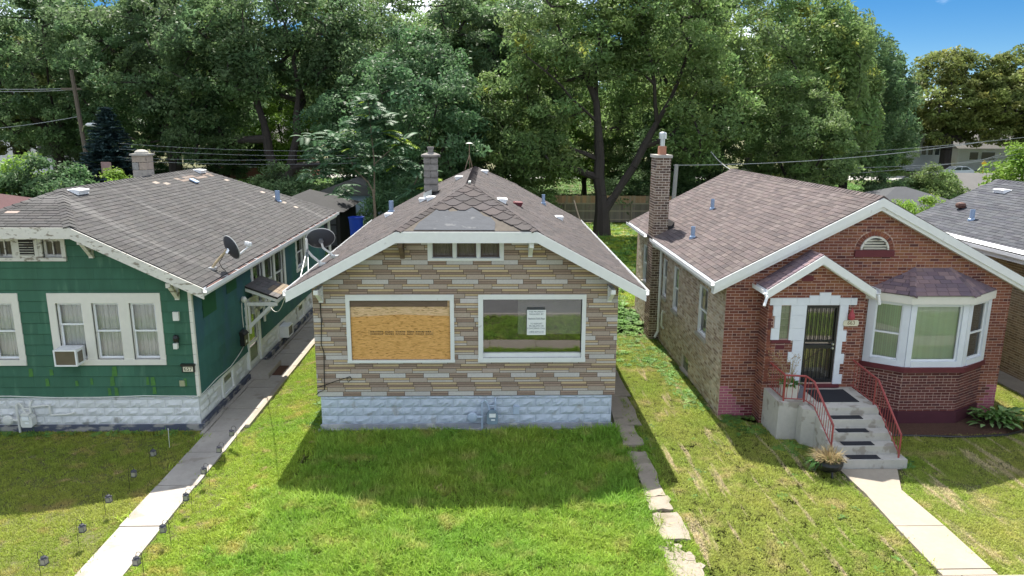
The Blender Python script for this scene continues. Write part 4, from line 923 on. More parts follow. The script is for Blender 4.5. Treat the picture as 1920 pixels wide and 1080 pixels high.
# entry gable roof
pr = MB(); e0, e1, zE, zP = PX0-.14, PX1+.1, 3.36, 4.16
for sg, xe in ((-1, e0), (1, e1)):
    pl = [(xe, 16.1, zE), (PXC, 16.1, zP), (PXC, 16.8, zP), (xe, 16.8, zE)]; pr.prism(pl, (0, 0, -.06))
prf = pr.build('porch_roof', DECK, H3); P = Pieces()
for sg, xe in ((-1, e0), (1, e1)):
    dx, dz = PXC-xe, zP-zE; L_ = math.hypot(dx, dz); F = Fr((xe, 0, zE), (0, sg, 0), (dx, 0, dz))
    lay_shingles(P, F, [(min(sg*16.1, sg*16.81), 0), (max(sg*16.1, sg*16.81), 0), (max(sg*16.1, sg*16.81), L_), (min(sg*16.1, sg*16.81), L_)], BRC, w=.24, rh=.14)
P.emit('shingle', 'shingle_field', prf, SHGREY, 100)
mb = MB(); fascia(mb, [(e0, zE-.01), (PXC, zP-.01)], 16.07, .2, .05); fascia(mb, [(PXC, zP-.01), (e1, zE-.01)], 16.07, .2, .05); fascia(mb, [(e0+.02, zE-.07), (PXC, zP-.07)], 16.12, .16, .2); fascia(mb, [(PXC, zP-.07), (e1-.02, zE-.07)], 16.12, .16, .2); mb.build('porch_fascia', WHITE, prf)
mb = MB(); gutter(mb, e0, zE-.01, 16.08, 16.8, -1); gutter(mb, e1, zE-.01, 16.08, 16.8, 1); mb.tube([(e0-.05, 16.2, 3.28), (e0-.02, 16.05, 3.2), (e0-.1, 15.98, 3.0)], .035, 6); mb.tube([(e1+.05, 16.2, 3.28), (e1+.08, 16.1, 3.2), (e1+.12, 16.1, 3.0)], .035, 6); mb.build('porch_gutter', WMETAL, prf)

# ================================================================== STOOP (part of the brick house)
stp = MB()
z_ = [.18, .36, .54, .72, .88]; ys_ = [13.87, 14.15, 14.42, 14.72, 15.02]
for i in range(5): stp.prism([(7.2-(.02 if i == 0 else 0), ys_[i], 0), (8.64+(.08 if i == 0 else 0), ys_[i], 0), (8.64+(.08 if i == 0 else 0), ys_[i+1]-.0 if i < 4 else PY-.01, 0), (7.2-(.02 if i == 0 else 0), ys_[i+1] if i < 4 else PY-.01, 0)], (0, 0, z_[i]+.03))
stp.box(6.53, 7.195, 15.38, PY-.01, 0, .905)
stp.prism([(6.97, 15.12, 0), (7.195, 14.95, 0), (7.195, 15.375, 0), (6.97, 15.375, 0)], (0, 0, .86))
stoop = stp.build('stoop', STEPC, H3)
dz = .03
def mat_rect(name, lab, cat, x0, x1, y0, y1, z, m, grp, th=.012): return tagp(MB().box(x0, x1, y0, y1, z, z+th).build(name, m, None, org=((x0+x1)/2, (y0+y1)/2, z)), lab, cat, grp)
mat_rect('door_mat', 'large black rubber mat on the landing before the barred door', 'mat', 7.42, 8.36, 15.36, 16.15, .911, RUBBER, 'black mats on the entry steps')
for i, lab in ((3, 'black strip mat on the step just below the landing'), (2, 'black strip mat on the middle step, second below the landing'), (1, 'black strip mat on the second step up from the path'), (0, 'black strip mat on the lowest step of the stoop')):
    mat_rect('step_mat', lab, 'mat', 7.50, 8.17, ys_[i]+.05, ys_[i]+.23, z_[i]+.031, RUBBER, 'black mats on the entry steps')
mat_rect('door_mat', 'brown coir doormat on the path beside the green house', 'mat', -6.52, -5.92, 19.87, 20.68, .045, COIR, None)
def railing(name, label, tops, bots, posts, loc):
    t = thing(name, label, 'railing', loc, 'red iron stair railings')
    MB().tube(tops, .024, 6).build('handrail', RAILRED, t); MB().tube(bots, .014, 5).build('rail', RAILRED, t)
    for a, b in posts: MB().tube([a, b], .02, 6).build('post', RAILRED, t)
    # balusters spread along the run
    def along(pts, s):
        L_ = [(Vector(q)-Vector(p)).length for p, q in zip(pts, pts[1:])]; tot = sum(L_); s *= tot
        for (p, q), l_ in zip(zip(pts, pts[1:]), L_):
            if s <= l_+1e-6: return Vector(p).lerp(Vector(q), s/l_)
            s -= l_
        return Vector(pts[-1])
    n = int(sum((Vector(q)-Vector(p)).length for p, q in zip(bots, bots[1:]))/.115)
    for i in range(1, n): MB().tube([along(bots, i/n), along(tops, i/n)], .0075, 4).build('baluster', RAILRED, t)
    return t
railing('stair_railing', 'red iron railing round the planter side of the stoop, turning down the steps', [(6.62, 16.25, 1.55), (6.66, 15.47, 1.52), (7.1, 15.40, 1.52), (7.18, 15.15, 1.48), (7.2, 14.14, .87)], [(6.62, 16.25, .99), (6.66, 15.47, .97), (7.1, 15.40, .97), (7.18, 15.05, .94), (7.2, 14.14, .42)],
        [((6.66, 15.47, .9), (6.66, 15.47, 1.52)), ((7.1, 15.40, .9), (7.1, 15.40, 1.52)), ((7.2, 14.14, .38), (7.2, 14.14, .88))], (6.66, 15.47, .9))
railing('stair_railing', 'red iron railing on the bay window side of the stoop', [(8.60, 16.28, 1.60), (8.60, 15.1, 1.52), (8.58, 13.98, .72)], [(8.60, 16.28, .99), (8.60, 15.05, .95), (8.58, 13.98, .30)],
        [((8.60, 15.2, .9), (8.60, 15.2, 1.52)), ((8.58, 13.98, .2), (8.58, 13.98, .73))], (8.6, 15.2, .9))

# ================================================================== GREY-ROOF HOUSE (right edge)
H4 = thing('tan_brick_house', 'tan brick house with dark grey shingle roof at the far right', 'house', (17.2, 18, 0))
mb = MB().box(15.0, 20, 13, 24.2, 0, 3.7); w4 = mb.build('wall', MORTARW, H4)
P = Pieces(); F4 = Fr((15.0, 0, 0), (0, -1, 0), (0, 0, 1))
lay_bricks(P, F4, [(-24.2, 0), (-16, 0), (-16, 3.7), (-24.2, 3.7)], [], 0, 3.7, [(.30, .215, .135), (.26, .185, .115), (.34, .255, .17), (.22, .155, .10), (.31, .23, .15)], bw=.215)
P.emit('brick', 'brick_field', w4, REDBRICK, 300)
wl4 = 17.25
G4 = [(0.065, 0.069, 0.080), (0.075, 0.079, 0.088), (0.058, 0.060, 0.072), (0.083, 0.086, 0.097)]
rf4 = hip_roof(H4, wl4, 3.35, 3.75, 5.26, 13, 24.6, None, None, SHGREY, G4, over=.08, w=.32, rh=.14)
mb = MB(); gutter(mb, 13.92, 3.74, 13, 24.6, -1); mb.box(13.93, 13.97, 13, 24.6, 3.5, 3.66); mb.box(13.95, 15.0, 13, 24.5, 3.60, 3.66); mb.build('gutter', WMETAL, H4)
s4 = Fr((13.9, 0, 3.75), (0, -1, 0), (3.35, 0, 1.51))
q = MB(); fbox(q, s4, -24.6, -13, -.01, .16, .02, .026); q.build('drip_edge', WMETAL, rf4)
roof_vent(rf4, s4, -23.3, 2.95, WMETAL, .5, .24); vent_pipe(rf4, (14.9, 22.1, 4.2), r=.07, h=.32)
MB().lathe([(.13, 0), (.16, .08), (.13, .15), (.04, .18)], s4.p(-23.4, 1.6, .03), 12).build('roof_vent', mat('brown_vent_metal', (.11, .055, .042), .6, .1), rf4)

# ================================================================== THINGS ON AND ROUND THE HOUSES
# --- air conditioners
def aircon(label, org, F, u, v, w, h, d, grillm):
    t = thing('air_conditioner', label, 'air conditioner', org)
    mb = MB(); fbox(mb, F, u, u+w, v+h-.03, v+h, -.05, d); fbox(mb, F, u, u+w, v, v+.03, -.05, d); fbox(mb, F, u, u+.03, v+.03, v+h-.03, -.05, d); fbox(mb, F, u+w-.03, u+w, v+.03, v+h-.03, -.05, d)
    mb.build('case', WMETAL, t); fbox(MB(), F, u+.03, u+w-.03, v+.03, v+h-.03, d-.03, d-.02).build('grille', grillm, t)
    mb = MB()
    for i in range(5): fbox(mb, F, u+w-.001, u+w+.004, v+.06, v+h-.06, d*.25+i*d*.12, d*.25+i*d*.12+.03)
    mb.build('louvre', GRILLE, t)
aircon('white window air conditioner with brown back in the front window of the green house', (-9.4, 15.9, 1.72), FG, -9.72, 1.68, .50, .38, .34, GRILLE)
aircon('white air conditioner sticking out of a basement window by the side walk', (-6.5, 23, .3), FS, 22.75, .30, .55, .36, .28, BLACK)
# --- wall fittings on the green house
t = thing('house_number_box', 'black-framed house number box reading 657 at the corner of the green house', 'house number', (-6.95, 16.12, 1.5))
mb = MB(); fbox(mb, FG, -7.04, -6.76, 1.44, 1.61, .0, .08); fbox(mb, FG, -7.06, -6.74, 1.59, 1.635, .0, .10); mb.build('case', BLACK, t); fbox(MB(), FG, -7.01, -6.79, 1.46, 1.575, .08, .084).build('face', CREAMP, t)
text('657', t, FG, -6.90, 1.517, .085, .125, BLACK)
t = thing('wall_lamp', 'small black and white wall lamp beside the front windows of the green house', 'lamp', (-7.1, 16.1, 2.16))
MB().lathe([(.02, .0), (.06, .02), (.07, .1), (.05, .16), (.0, .18)], (-7.1, 16.09, 2.16), 10).build('lamp_shade', BLACK, t); MB().box(-7.15, -7.06, 16.02, 16.1, 2.02, 2.15).build('lens', PVC, t); fbox(MB(), FG, -7.13, -7.07, 2.1, 2.26, .0, .06).build('wall_plate', BLACK, t)
tagp(fbox(MB(), FG, -7.13, -7.0, 2.66, 2.86, .0, .08).build('junction_box', PVC, None, org=(-7.06, 16.1, 2.76)), 'beige box on the green wall above the black and white lamp', 'junction box')
tagp(fbox(MB(), FG, -7.13, -7.01, 1.1, 1.24, .01, .07).build('outlet_box', STEEL, None, org=(-7.07, 16.1, 1.17)), 'small grey outlet box low on the green wall under the number box', 'outlet box')
t = thing('mailbox', 'black mailbox on the side wall near the side door of the green house', 'mailbox', (-6.7, 19.3, 1.3))
mb = MB(); fbox(mb, FS, 19.05, 19.35, 1.15, 1.45, .0, .14); mb.prism([FS.p(19.03, 1.45, 0), FS.p(19.03, 1.45, .17), FS.p(19.03, 1.52, .1), FS.p(19.03, 1.55, 0)], FS.u*.34); mb.build('box', BLACK, t); fbox(MB(), FS, 19.14, 19.24, 1.22, 1.29, .141, .145).build('label_plate', PAPER, t)
t = thing('wall_lamp', 'white wall lamp with loose wire beside the side door hood', 'lamp', (-6.7, 19.35, 2.3))
MB().lathe([(.03, 0), (.07, .03), (.08, .1), (.04, .16)], (-6.62, 19.32, 2.3), 10).build('lamp_shade', PVC, t); MB().tube([(-6.68, 19.32, 2.3), (-6.69, 19.3, 2.0), (-6.69, 19.34, 1.6)], .012, 5).build('wire', PVC, t)
def cable(name, label, pts, r=.01, m=CABLE, cat='cable', sag=0, seg=10, group=None):
    if sag:
        a, b = Vector(pts[0]), Vector(pts[1]); pts = [a.lerp(b, i/seg)-Vector((0, 0, sag*4*(i/seg)*(1-i/seg))) for i in range(seg+1)]
    return tagp(MB().tube(pts, r, 5).build(name, m, None, org=pts[0]), label, cat, group)
cable('cable', 'pale cable stapled along the bottom edge of the green front wall', [(-12.5, 16.15, .86), (-11, 16.15, .87), (-10, 16.15, .83), (-9, 16.15, .83), (-8, 16.15, .86), (-7.4, 16.15, .85), (-6.75, 16.15, .845)], .012, PVC)
cable('cable', 'pale cable along the siding edge on the side of the green house', [(-6.7, 16.2, .85), (-6.7, 17.2, .9), (-6.7, 18.2, .87), (-6.7, 18.9, .98), (-6.7, 19.4, 1.12)], .012, PVC)
cable('cable', 'thin white cable hanging from the stone house roof corner to the green house', [(-4.45, 15.7, 3.4), (-6.68, 21.3, 2.2)], .009, PVC, sag=.55)
cable('cable', 'dark cable running down the left corner of the stone-pattern wall', [(-3.83, 16.10, 3.4), (-3.82, 16.11, 2.6), (-3.85, 16.10, 2.1), (-3.80, 16.11, 1.9), (-3.83, 16.10, 1.0), (-3.95, 16.1, .95), (-4.02, 16.1, .88)], .011, CABLEB)
cable('cable', 'loose dark cable with a coil low on the stone-pattern wall', [(-4.0, 16.1, 1.05), (-3.6, 16.09, 1.2), (-3.22, 16.07, 1.33), (-3.18, 16.07, 1.27), (-3.27, 16.06, 1.2), (-3.3, 16.07, 1.28), (-3.2, 16.07, 1.31)], .009, CABLEB)
# --- gas meters
def gas_meter(label, x, y, z, m, pm, flip=1):
    t = thing('gas_meter', label, 'gas meter', (x, y, z))
    mb = MB(); mb.prism([(x-.13, y, z+.03), (x-.1, y, z), (x+.1, y, z), (x+.13, y, z+.03), (x+.13, y, z+.22), (x+.09, y, z+.28), (x-.09, y, z+.28), (x-.13, y, z+.22)], (0, -.17, 0)); mb.box(x-.09, x+.09, y-.19, y-.02, z+.281, z+.33); mb.build('meter_case', m, t)
    MB().box(x-.075, x+.075, y-.195, y-.172, z+.18, z+.27).build('dial', PAPER, t); MB().box(x-.03, x+.06, y-.176, y-.171, z+.09, z+.13).build('label_plate', PAPER, t)
    a = -.24*flip
    MB().tube([(x+a, y-.06, -.05), (x+a, y-.06, z+.5), (x+a+.06*flip, y-.06, z+.56), (x+a+.12*flip, y-.06, z+.5), (x-.07*flip, y-.06, z+.33)], .026, 7).tube([(x+.07, y-.07, z+.33), (x+.07, y-.07, z+.5), (x+.07, y-.03, z+.56), (x+.07, y+.04, z+.57)], .026, 7).tube([(x-.07, y-.07, z+.42), (x+.07, y-.07, z+.42)], .018, 6).build('pipe', pm, t)
    MB().lathe([(.03, 0), (.1, -.02), (.125, -.05), (.1, -.085), (.04, -.1)], (x+a*1.95, y-.02, z+.14), 14, axis='y').lathe([(.03, 0), (.03, .2)], (x+a*1.75, y-.06, z+.14), 8, axis='x').build('regulator', pm, t)
    return t
gas_meter('blue-grey gas meter with round regulator on the pale blue block base', .05, 16.12, .18, METERG, GREYP)
gm = gas_meter('white painted gas meter on the block base of the green house', -10.62, 16.15, .17, PVC, PVC)
MB().tube([(-10.55, 16.1, .62), (-10.2, 16.1, .66), (-10.12, 16.1, .66), (-10.12, 16.1, .42), (-9.75, 16.12, .43), (-9.6, 16.15, .46)], .024, 7).build('outlet_pipe', PVC, gm)
tagp(MB().box(.54, .68, 16.08, 16.165, .38, .56).build('junction_box', GREYP, None, org=(.61, 16.12, .47)), 'small pale blue box on the block base right of the gas meter', 'junction box')
# --- window notice
FN = Fr((0, YF-.066, 0), (1, 0, 0), (0, 0, 1))
t = thing('notice', 'white printed notice behind the dark picture window', 'sign', (1.05, YF-.066, 2.3))
fbox(MB(), FN, .84, 1.27, 2.31, 2.90, .0, .002).build('sheet', PAPER, t)
for s_, z, sz in (('THIS PROPERTY', 2.855, .052), ('MANAGED BY:', 2.80, .052), ('National Field Reps', 2.70, .05), ('TO REPORT', 2.575, .052), ('PROBLEMS OR', 2.52, .052), ('CONCERNS CALL', 2.465, .052), ('1-800-639-2151', 2.385, .055)): text(s_, t, FN, 1.055, z, .003, sz, INK)
for z in (2.672, 2.352): fbox(MB(), FN, .87, 1.24, z, z+.005, .002, .003).build('rule', INK, t)
# --- house number and lantern by the brick entry
t = thing('number_plaque', 'cream plaque with the house number 663 beside the barred door', 'house number', (8.45, PY-.03, 2.5))
k = [(8.27, 2.47), (8.30, 2.44), (8.60, 2.44), (8.63, 2.47), (8.63, 2.55), (8.60, 2.58), (8.30, 2.58), (8.27, 2.55)]
MB().prism([FP.p(u, v, .034) for u, v in k], FP.n*.02).build('plate', CREAMP, t); text('663', t, FP, 8.45, 2.51, .056, .125, GOLD)
t = thing('porch_lantern', 'pinkish red wall lantern with pointed cap above the 663 plaque', 'lantern', (8.4, PY-.1, 2.64))
MB().lathe([(.04, 0), (.072, .03), (.076, .08), (.065, .10)], (8.42, PY-.1, 2.60), 8).build('cage', PINKL, t); MB().lathe([(.082, .0), (.048, .07), (.016, .14), (.004, .19)], (8.42, PY-.1, 2.70), 8).build('cap', PINKL, t); MB().box(8.39, 8.45, PY-.1, PY-.0, 2.63, 2.67).build('bracket', PINKL, t)
# --- satellite dishes
RIMM = mat('dish_rim', (.45, .46, .46), .5, .05)
def dish_rim(t, c, n, a, b, R, sq=1.1): MB().tube([Vector(c)+n*.012+(a*math.cos(q)*sq+b*math.sin(q))*(R+.01) for q in np.linspace(0, 2*math.pi, 29)], .011, 5).build('rim', RIMM, t)
def dish_mesh(mb, c, n, R, dep=.09, sq=1.1):
    n = Vector(n).normalized(); a = n.cross(Vector((0, 0, 1))).normalized(); b = a.cross(n); vs = [Vector(c)-n*dep]; fs = []; k = 28; rings = 5
    for i in range(1, rings+1):
        f = i/rings; vs += [Vector(c)-n*dep*(1-f*f)+(a*math.cos(t)*sq+b*math.sin(t))*R*f for t in (2*math.pi*j/k for j in range(k))]
    vs += [Vector(c)+n*.015+(a*math.cos(t)*sq+b*math.sin(t))*(R+.012) for t in (2*math.pi*j/k for j in range(k))]
    for j in range(k): fs.append((0, 1+j, 1+(j+1) % k))
    for i in range(rings):
        for j in range(k): fs.append((1+i*k+j, 1+(i+1)*k+j, 1+(i+1)*k+(j+1) % k, 1+i*k+(j+1) % k))
    return mb.add(vs, fs), n, a, b
t = thing('satellite_dish', 'dark satellite dish with white receiver arm on the green house roof corner', 'satellite dish', (-6.52, 17.1, 3.66))
d = (.66, .68, .30); c = Vector((-6.15, 17.35, 4.12))
mb, n, a, b = dish_mesh(MB(), c, d, .29); mb.build('reflector', DISH, t, smooth=True); dish_rim(t, c, n, a, b, .29)
MB().tube([(-6.52, 17.05, 3.68), (-6.45, 17.1, 3.8), (-6.33, 17.2, 3.95), c-n*.1], .03, 7).build('mast', mat('tan_mast', (.42, .33, .2), .6, .15), t); MB().box(-6.60, -6.42, 16.98, 17.14, 3.64, 3.70).tube([c-n*.16-b*.08, c-n*.05], .05, 6).build('bracket', STEEL, t)
e = c+n*.42-b*.12
MB().tube([c-b*.27, e-b*.04], .022, 6).build('feed_arm', WMETAL, t); mb = MB().tube([e-a*.11, e+a*.11], .035, 7)
for q in (-.1, 0, .1): mb.lathe([(.04, 0), (.045, .05), (.03, .09)], e+a*q-Vector((0, 0, .01)), 8)
mb.build('receiver', WMETAL, t); MB().tube([c-n*.12, (-6.4, 17.2, 3.78), (-6.35, 17.22, 3.65), (-6.3, 17.3, 3.56)], .008, 4).build('wire', CABLEB, t)
t = thing('satellite_dish', 'dark oval satellite dish seen from behind on the left edge of the stone house roof', 'satellite dish', (-3.8, 17.6, 3.9))
c = Vector((-4.12, 17.75, 4.28)); mb, n, a, b = dish_mesh(MB(), c, (-.25, .85, .42), .27, sq=1.22); mb.build('reflector', DISH, t, smooth=True); dish_rim(t, c, n, a, b, .27, 1.22)
MB().tube([(-3.78, 17.6, 3.86), (-3.88, 17.62, 3.94), (-4.05, 17.66, 4.06), c-n*.1], .028, 7).build('mast', PVC, t); MB().box(-3.87, -3.68, 17.52, 17.7, 3.83, 3.89).tube([c-n*.15, c-n*.06], .06, 6).build('bracket', STEEL, t)
t = thing('dish_mount', 'bent pale mast without a dish, braced on the stone house roof edge', 'dish mast', (-4.0, 17.5, 3.75))
MB().tube([(-4.05, 17.5, 3.68), (-4.3, 17.55, 3.88), (-4.42, 17.58, 4.02), (-4.42, 17.58, 4.3)], .033, 7).build('mast', PVC, t); MB().box(-4.12, -3.92, 17.42, 17.58, 3.66, 3.72).build('foot', PVC, t)
MB().tube([(-4.42, 17.56, 4.05), (-4.36, 16.6, 3.56)], .012, 5).tube([(-4.40, 17.58, 4.05), (-4.2, 16.7, 3.66)], .012, 5).build('strut', STEEL, t)
# --- antenna on the ridge, leaning stick
t = thing('roof_antenna', 'rusty tripod mast with flat cap on the stone house ridge end', 'antenna', (-.66, 25.4, 5.6))
MB().tube([(-.7, 25.4, 5.85), (-.7, 25.4, 6.38)], .014, 5).tube([(-.7, 25.4, 6.0), (-.85, 25.3, 5.5)], .014, 5).tube([(-.7, 25.4, 6.0), (-.6, 25.45, 5.55)], .014, 5).tube([(-.7, 25.4, 6.0), (-.7, 25.7, 5.5)], .014, 5).build('tripod', mat('rusty_mast', (.25, .18, .12), .8, .2), t); MB().lathe([(.02, 0), (.13, .02), (.03, .05)], (-.7, 25.4, 6.36), 10).build('cap', PVC, t)
tagp(MB().tube([(3.62, 27.9, 0), (3.5, 27.9, 3.3), (3.22, 28, 4.2)], .03, 6).build('wooden_pole', mat('pale_pole', (.34, .28, .2), .8, .1), None, org=(3.6, 27.9, 0)), 'thin bare pole leaning past the right eave of the stone house', 'pole')
# --- shepherd hook lanterns
def hook_lantern(label):
    t = thing('garden_lantern', label, 'garden lantern', (0, 0, 0), 'hook lanterns along the green house path')
    pts = [(0, 0, 0), (0, 0, .46)]+[(-.055+.055*math.cos(q), 0, .46+.055*math.sin(q)) for q in (.5, 1.0, 1.6, 2.2, 2.8)]+[(-.112, 0, .43)]
    MB().tube(pts, .005, 5).build('hook', BLACK, t)
    MB().prism([(-.17, -.055, .385), (-.055, -.055, .385), (-.055, .055, .385), (-.17, .055, .385)], (0, 0, .008)).lathe([(.07, 0), (.05, .03), (.012, .045), (.008, .06)], (-.112, 0, .392), 4).build('roof', LANT, t)
    MB().box(-.157, -.067, -.045, .045, .295, .384).build('glass', LGLASS, t)
    mb = MB().box(-.17, -.055, -.057, .057, .283, .294)
    for a_ in (-.163, -.066):
        for b_ in (-.051, .046): mb.box(a_, a_+.006, b_, b_+.006, .294, .385)
    mb.build('frame', LANT, t); return t
row = [(-5.62, 15.25), (-5.60, 14.4), (-5.55, 13.42), (-5.48, 12.38), (-5.42, 11.33), (-5.42, 10.35)]
row2 = [(-7.06, 14.25), (-7.06, 13.32), (-7.02, 12.34), (-6.97, 11.34), (-7.05, 10.42), (-7.08, 15.2)]
lb = ['hook lantern beside the path, closest to the corner of the green house', 'second hook lantern from the house on the right side of the path', 'third hook lantern from the house on the right side of the path', 'hook lantern at the edge of the shadow on the right side of the path', 'second nearest hook lantern on the right side of the path', 'nearest hook lantern on the right side of the path, at the picture bottom',
      'hook lantern in the shaded lawn left of the path, second from the wall', 'hook lantern in the middle of the shaded lawn left of the path', 'hook lantern on the left lawn near the shadow edge', 'hook lantern in the sunny part of the left lawn', 'nearest hook lantern on the left lawn, at the picture bottom', 'bare hook post on the left lawn closest to the green wall']
proto = hook_lantern(lb[0])
for i, (x, y) in enumerate(row+row2[:5]):
    o = proto if i == 0 else copy_tree(proto)
    o.location = (x, y, .0); o.scale = (.85, .85, .95); o['label'] = lb[i]; rz = rnd.uniform(-.15, .15)
    o.rotation_euler = (rnd.uniform(-.03, .03), rnd.uniform(-.05, .05), (math.pi if i >= 6 else 0)+rz)
tagp(MB().tube([(-7.08, 15.2, 0), (-7.07, 15.2, .42)], .006, 5).lathe([(.012, 0), (.012, .04)], (-7.07, 15.2, .42), 6).build('garden_stake', PVC, None, org=(-7.08, 15.2, 0)), 'thin bare garden stake in the shaded left lawn near the wall', 'stake')

# ================================================================== PLANTS BY THE STOOP
LEAFM = leaf_mat('plant_leaf', (.06, .16, .03), .35, .15)
HOSTAM = leaf_mat('hosta_leaf', (.10, .19, .05), .3, .15)
def leaf_blade(mb, p, d, L_, w, droop, col=(1, 1, 1), n=4):
    p = Vector(p); d = Vector(d).normalized(); s = d.cross(Vector((0, 0, 1))); s = s.normalized() if s.length > .01 else Vector((1, 0, 0)); vs = []; q = p.copy()
    for i in range(n+1):
        f = i/n; ww = w*math.sin(math.pi*min(.97, .12+f*.86)); vs += [q-s*ww*.5, q+s*ww*.5]; d2 = (d-Vector((0, 0, droop*f*2))).normalized(); q = q+d2*(L_/n)
    mb.add(vs, [(2*i, 2*i+1, 2*i+3, 2*i+2) for i in range(n)], col)
t = thing('hosta_plant', 'variegated hosta clump in the bed at the right corner of the brick house', 'plant', (12.25, 16.15, 0))
mb = MB()
for i in range(150):
    a_ = rnd.uniform(0, 6.28); rr = rnd.uniform(0, .38); x, y = 12.25+rr*1.6*math.cos(a_), 16.15+rr*math.sin(a_)
    leaf_blade(mb, (x, y, rnd.uniform(.05, .35)), (math.cos(a_)+rnd.uniform(-.5, .5), math.sin(a_)+rnd.uniform(-.5, .5), rnd.uniform(.2, .9)), rnd.uniform(.2, .32), rnd.uniform(.08, .12), .55, rnd.choice(((.7, .8, .6), (1.5, 1.45, 1.6), (3.4, 2.7, 4.2))))
mb.build('leaves', HOSTAM, t)
t = thing('kettle_planter', 'round black three-legged kettle planter full of dry grass at the foot of the steps', 'planter', (6.98, 13.75, 0))
MB().lathe([(.10, .06), (.20, .09), (.275, .17), (.29, .24), (.27, .30), (.31, .32), (.31, .335), (.25, .33), (.24, .27), (.02, .26)], (6.98, 13.75, 0), 20).build('bowl', BLACK, t, smooth=False)
for i in range(3): q = i*2.09+.5; MB().tube([(6.98+.2*math.cos(q), 13.75+.2*math.sin(q), .12), (6.98+.25*math.cos(q), 13.75+.25*math.sin(q), -.02)], .025, 6).build('leg', BLACK, t)
for s_ in (-1, 1): MB().tube([(6.98+s_*.3, 13.7, .28), (6.98+s_*.36, 13.7, .25), (6.98+s_*.36, 13.8, .25), (6.98+s_*.3, 13.8, .28)], .014, 5).build('handle', BLACK, t)
mb = MB(); mbg = MB()
for i in range(420):
    q = rnd.uniform(0, 6.28); rr = rnd.uniform(0, .24); o_ = rnd.uniform(.1, 1.1)
    leaf_blade(mb if rnd.random() < .8 or i < 300 else mbg, (6.98+rr*math.cos(q), 13.75+rr*math.sin(q), .27), (math.cos(q)*o_+(-.25), math.sin(q)*o_, 1), rnd.uniform(.16, .34), .014, .5, jit((1, 1, 1), .3), 3)
mb.build('dry_grass', DRY, t)
for i in range(34): q = rnd.uniform(2.2, 4.5); leaf_blade(mbg, (6.74+rnd.uniform(-.05, .08), 13.72+rnd.uniform(-.12, .1), .28), (math.cos(q), math.sin(q), .4), rnd.uniform(.2, .42), .012, 1.2, jit((1.3, 1.2, 1.6), .3), 4)
mbg.build('trailing_leaves', LEAFM, t)
t = thing('flower_pot', 'square white pot with green leaves and tall dry stems on the stoop behind the railing', 'planter', (6.88, 15.72, .91))
mb = MB(); mb.prism([(6.74, 15.58, .911), (7.02, 15.58, .911), (7.02, 15.86, .911), (6.74, 15.86, .911)], (0, 0, .02)); v0 = [(6.74, 15.58), (7.02, 15.58), (7.02, 15.86), (6.74, 15.86)]
mb.add([(x, y, .931) for x, y in v0]+[(6.88+(x-6.88)*1.22, 15.72+(y-15.72)*1.22, 1.22) for x, y in v0], [(0, 1, 5, 4), (1, 2, 6, 5), (2, 3, 7, 6), (3, 0, 4, 7), (4, 5, 6, 7)]); mb.build('pot', POT, t)
mb = MB()
for i in range(45): q = rnd.uniform(0, 6.28); leaf_blade(mb, (6.88+.1*math.cos(q), 15.72+.1*math.sin(q), 1.22), (math.cos(q), math.sin(q), rnd.uniform(.3, 1.2)), rnd.uniform(.14, .26), .05, .6, jit((1.1, 1.2, 1), .2))
mb.build('leaves', LEAFM, t); mb = MB()
for i in range(26):
    q = rnd.uniform(0, 6.28); e = Vector((6.86+rnd.uniform(-.45, .22), 15.72+rnd.uniform(-.1, .25), rnd.uniform(1.4, 1.95))); mb.tube([(6.88, 15.72, 1.2), Vector((6.88, 15.72, 1.25)).lerp(e, .5)+Vector((0, 0, .08)), e], .004, 3)
    for j in range(7): leaf_blade(mb, e+Vector((rnd.uniform(-.06, .06), rnd.uniform(-.06, .06), rnd.uniform(-.12, .06))), (rnd.uniform(-1, 1), rnd.uniform(-1, 1), rnd.uniform(-.2, 1)), .06, .02, .3, jit((1, .95, .9), .2), 2)
mb.build('dry_stems', DRY, t)
tagp(MB().box(6.99+.02, 7.2, 15.62, 15.95, .906, 1.16).build('stone_planter', mat('dark_grey_stone', (.16, .16, .19), .8, .1), None, org=(7.1, 15.8, .906)), 'low dark grey block beside the white pot on the stoop', 'block')
bp = [(9.0, 16.75), (9.0, 15.55), (10.16, 15.48), (11.0, 15.42), (12.0, 15.5), (12.7, 15.75), (12.75, 16.3), (12.4, 16.75)]
struct(MB().add([(x, y, .006) for x, y in bp], [tuple(range(len(bp)))]), 'mulch_bed', MULCH)
tagp(MB().tube([(9.0, 15.55, .02), (10.16, 15.46, .025), (11.0, 15.40, .02), (12.0, 15.48, .03), (12.7, 15.73, .05), (12.85, 16.1, .05)], .028, 6).build('bed_edging', BLACK, None, org=(9, 15.5, 0)), 'black plastic edging curving round the mulch bed under the bay window', 'edging')

# ================================================================== BACK YARDS
def fence(x0, x1, y, h):
    t = thing('wooden_fence', 'tall weathered board fence across the back yard behind the big tree', 'fence', (x0, y, 0))
    w = .15; n = int((x1-x0)/w)
    for i in range(n):
        x = x0+i*w; c = jit((.26, .22, .18), .2); MB().box(x+.004, x+w-.004, y, y+.022, .05, h-.55+rnd.uniform(-.01, .01), c).build('board', WOODF, t)
        c = jit((.46, .29, .18) if rnd.random() < .7 else (.40, .31, .22), .18); MB().box(x+.004, x+w-.004, y+.024, y+.046, h-.62, h+rnd.uniform(-.015, .015), c).build('board', WOODF, t)
    for z in (.2, h-1.15, h-.6): MB().box(x0, x1, y-.045, y-.002, z, z+.09, (.42, .36, .27)).build('rail', WOODF, t)
    k = int((x1-x0)/2.44)
    for i in range(k+1): MB().box(x0+i*2.44, x0+i*2.44+.1, y-.15, y-.047, 0, h-.4, (.36, .30, .23)).build('post', WOODF, t)
fence(3.0, 14.6, 53.3, 1.98)
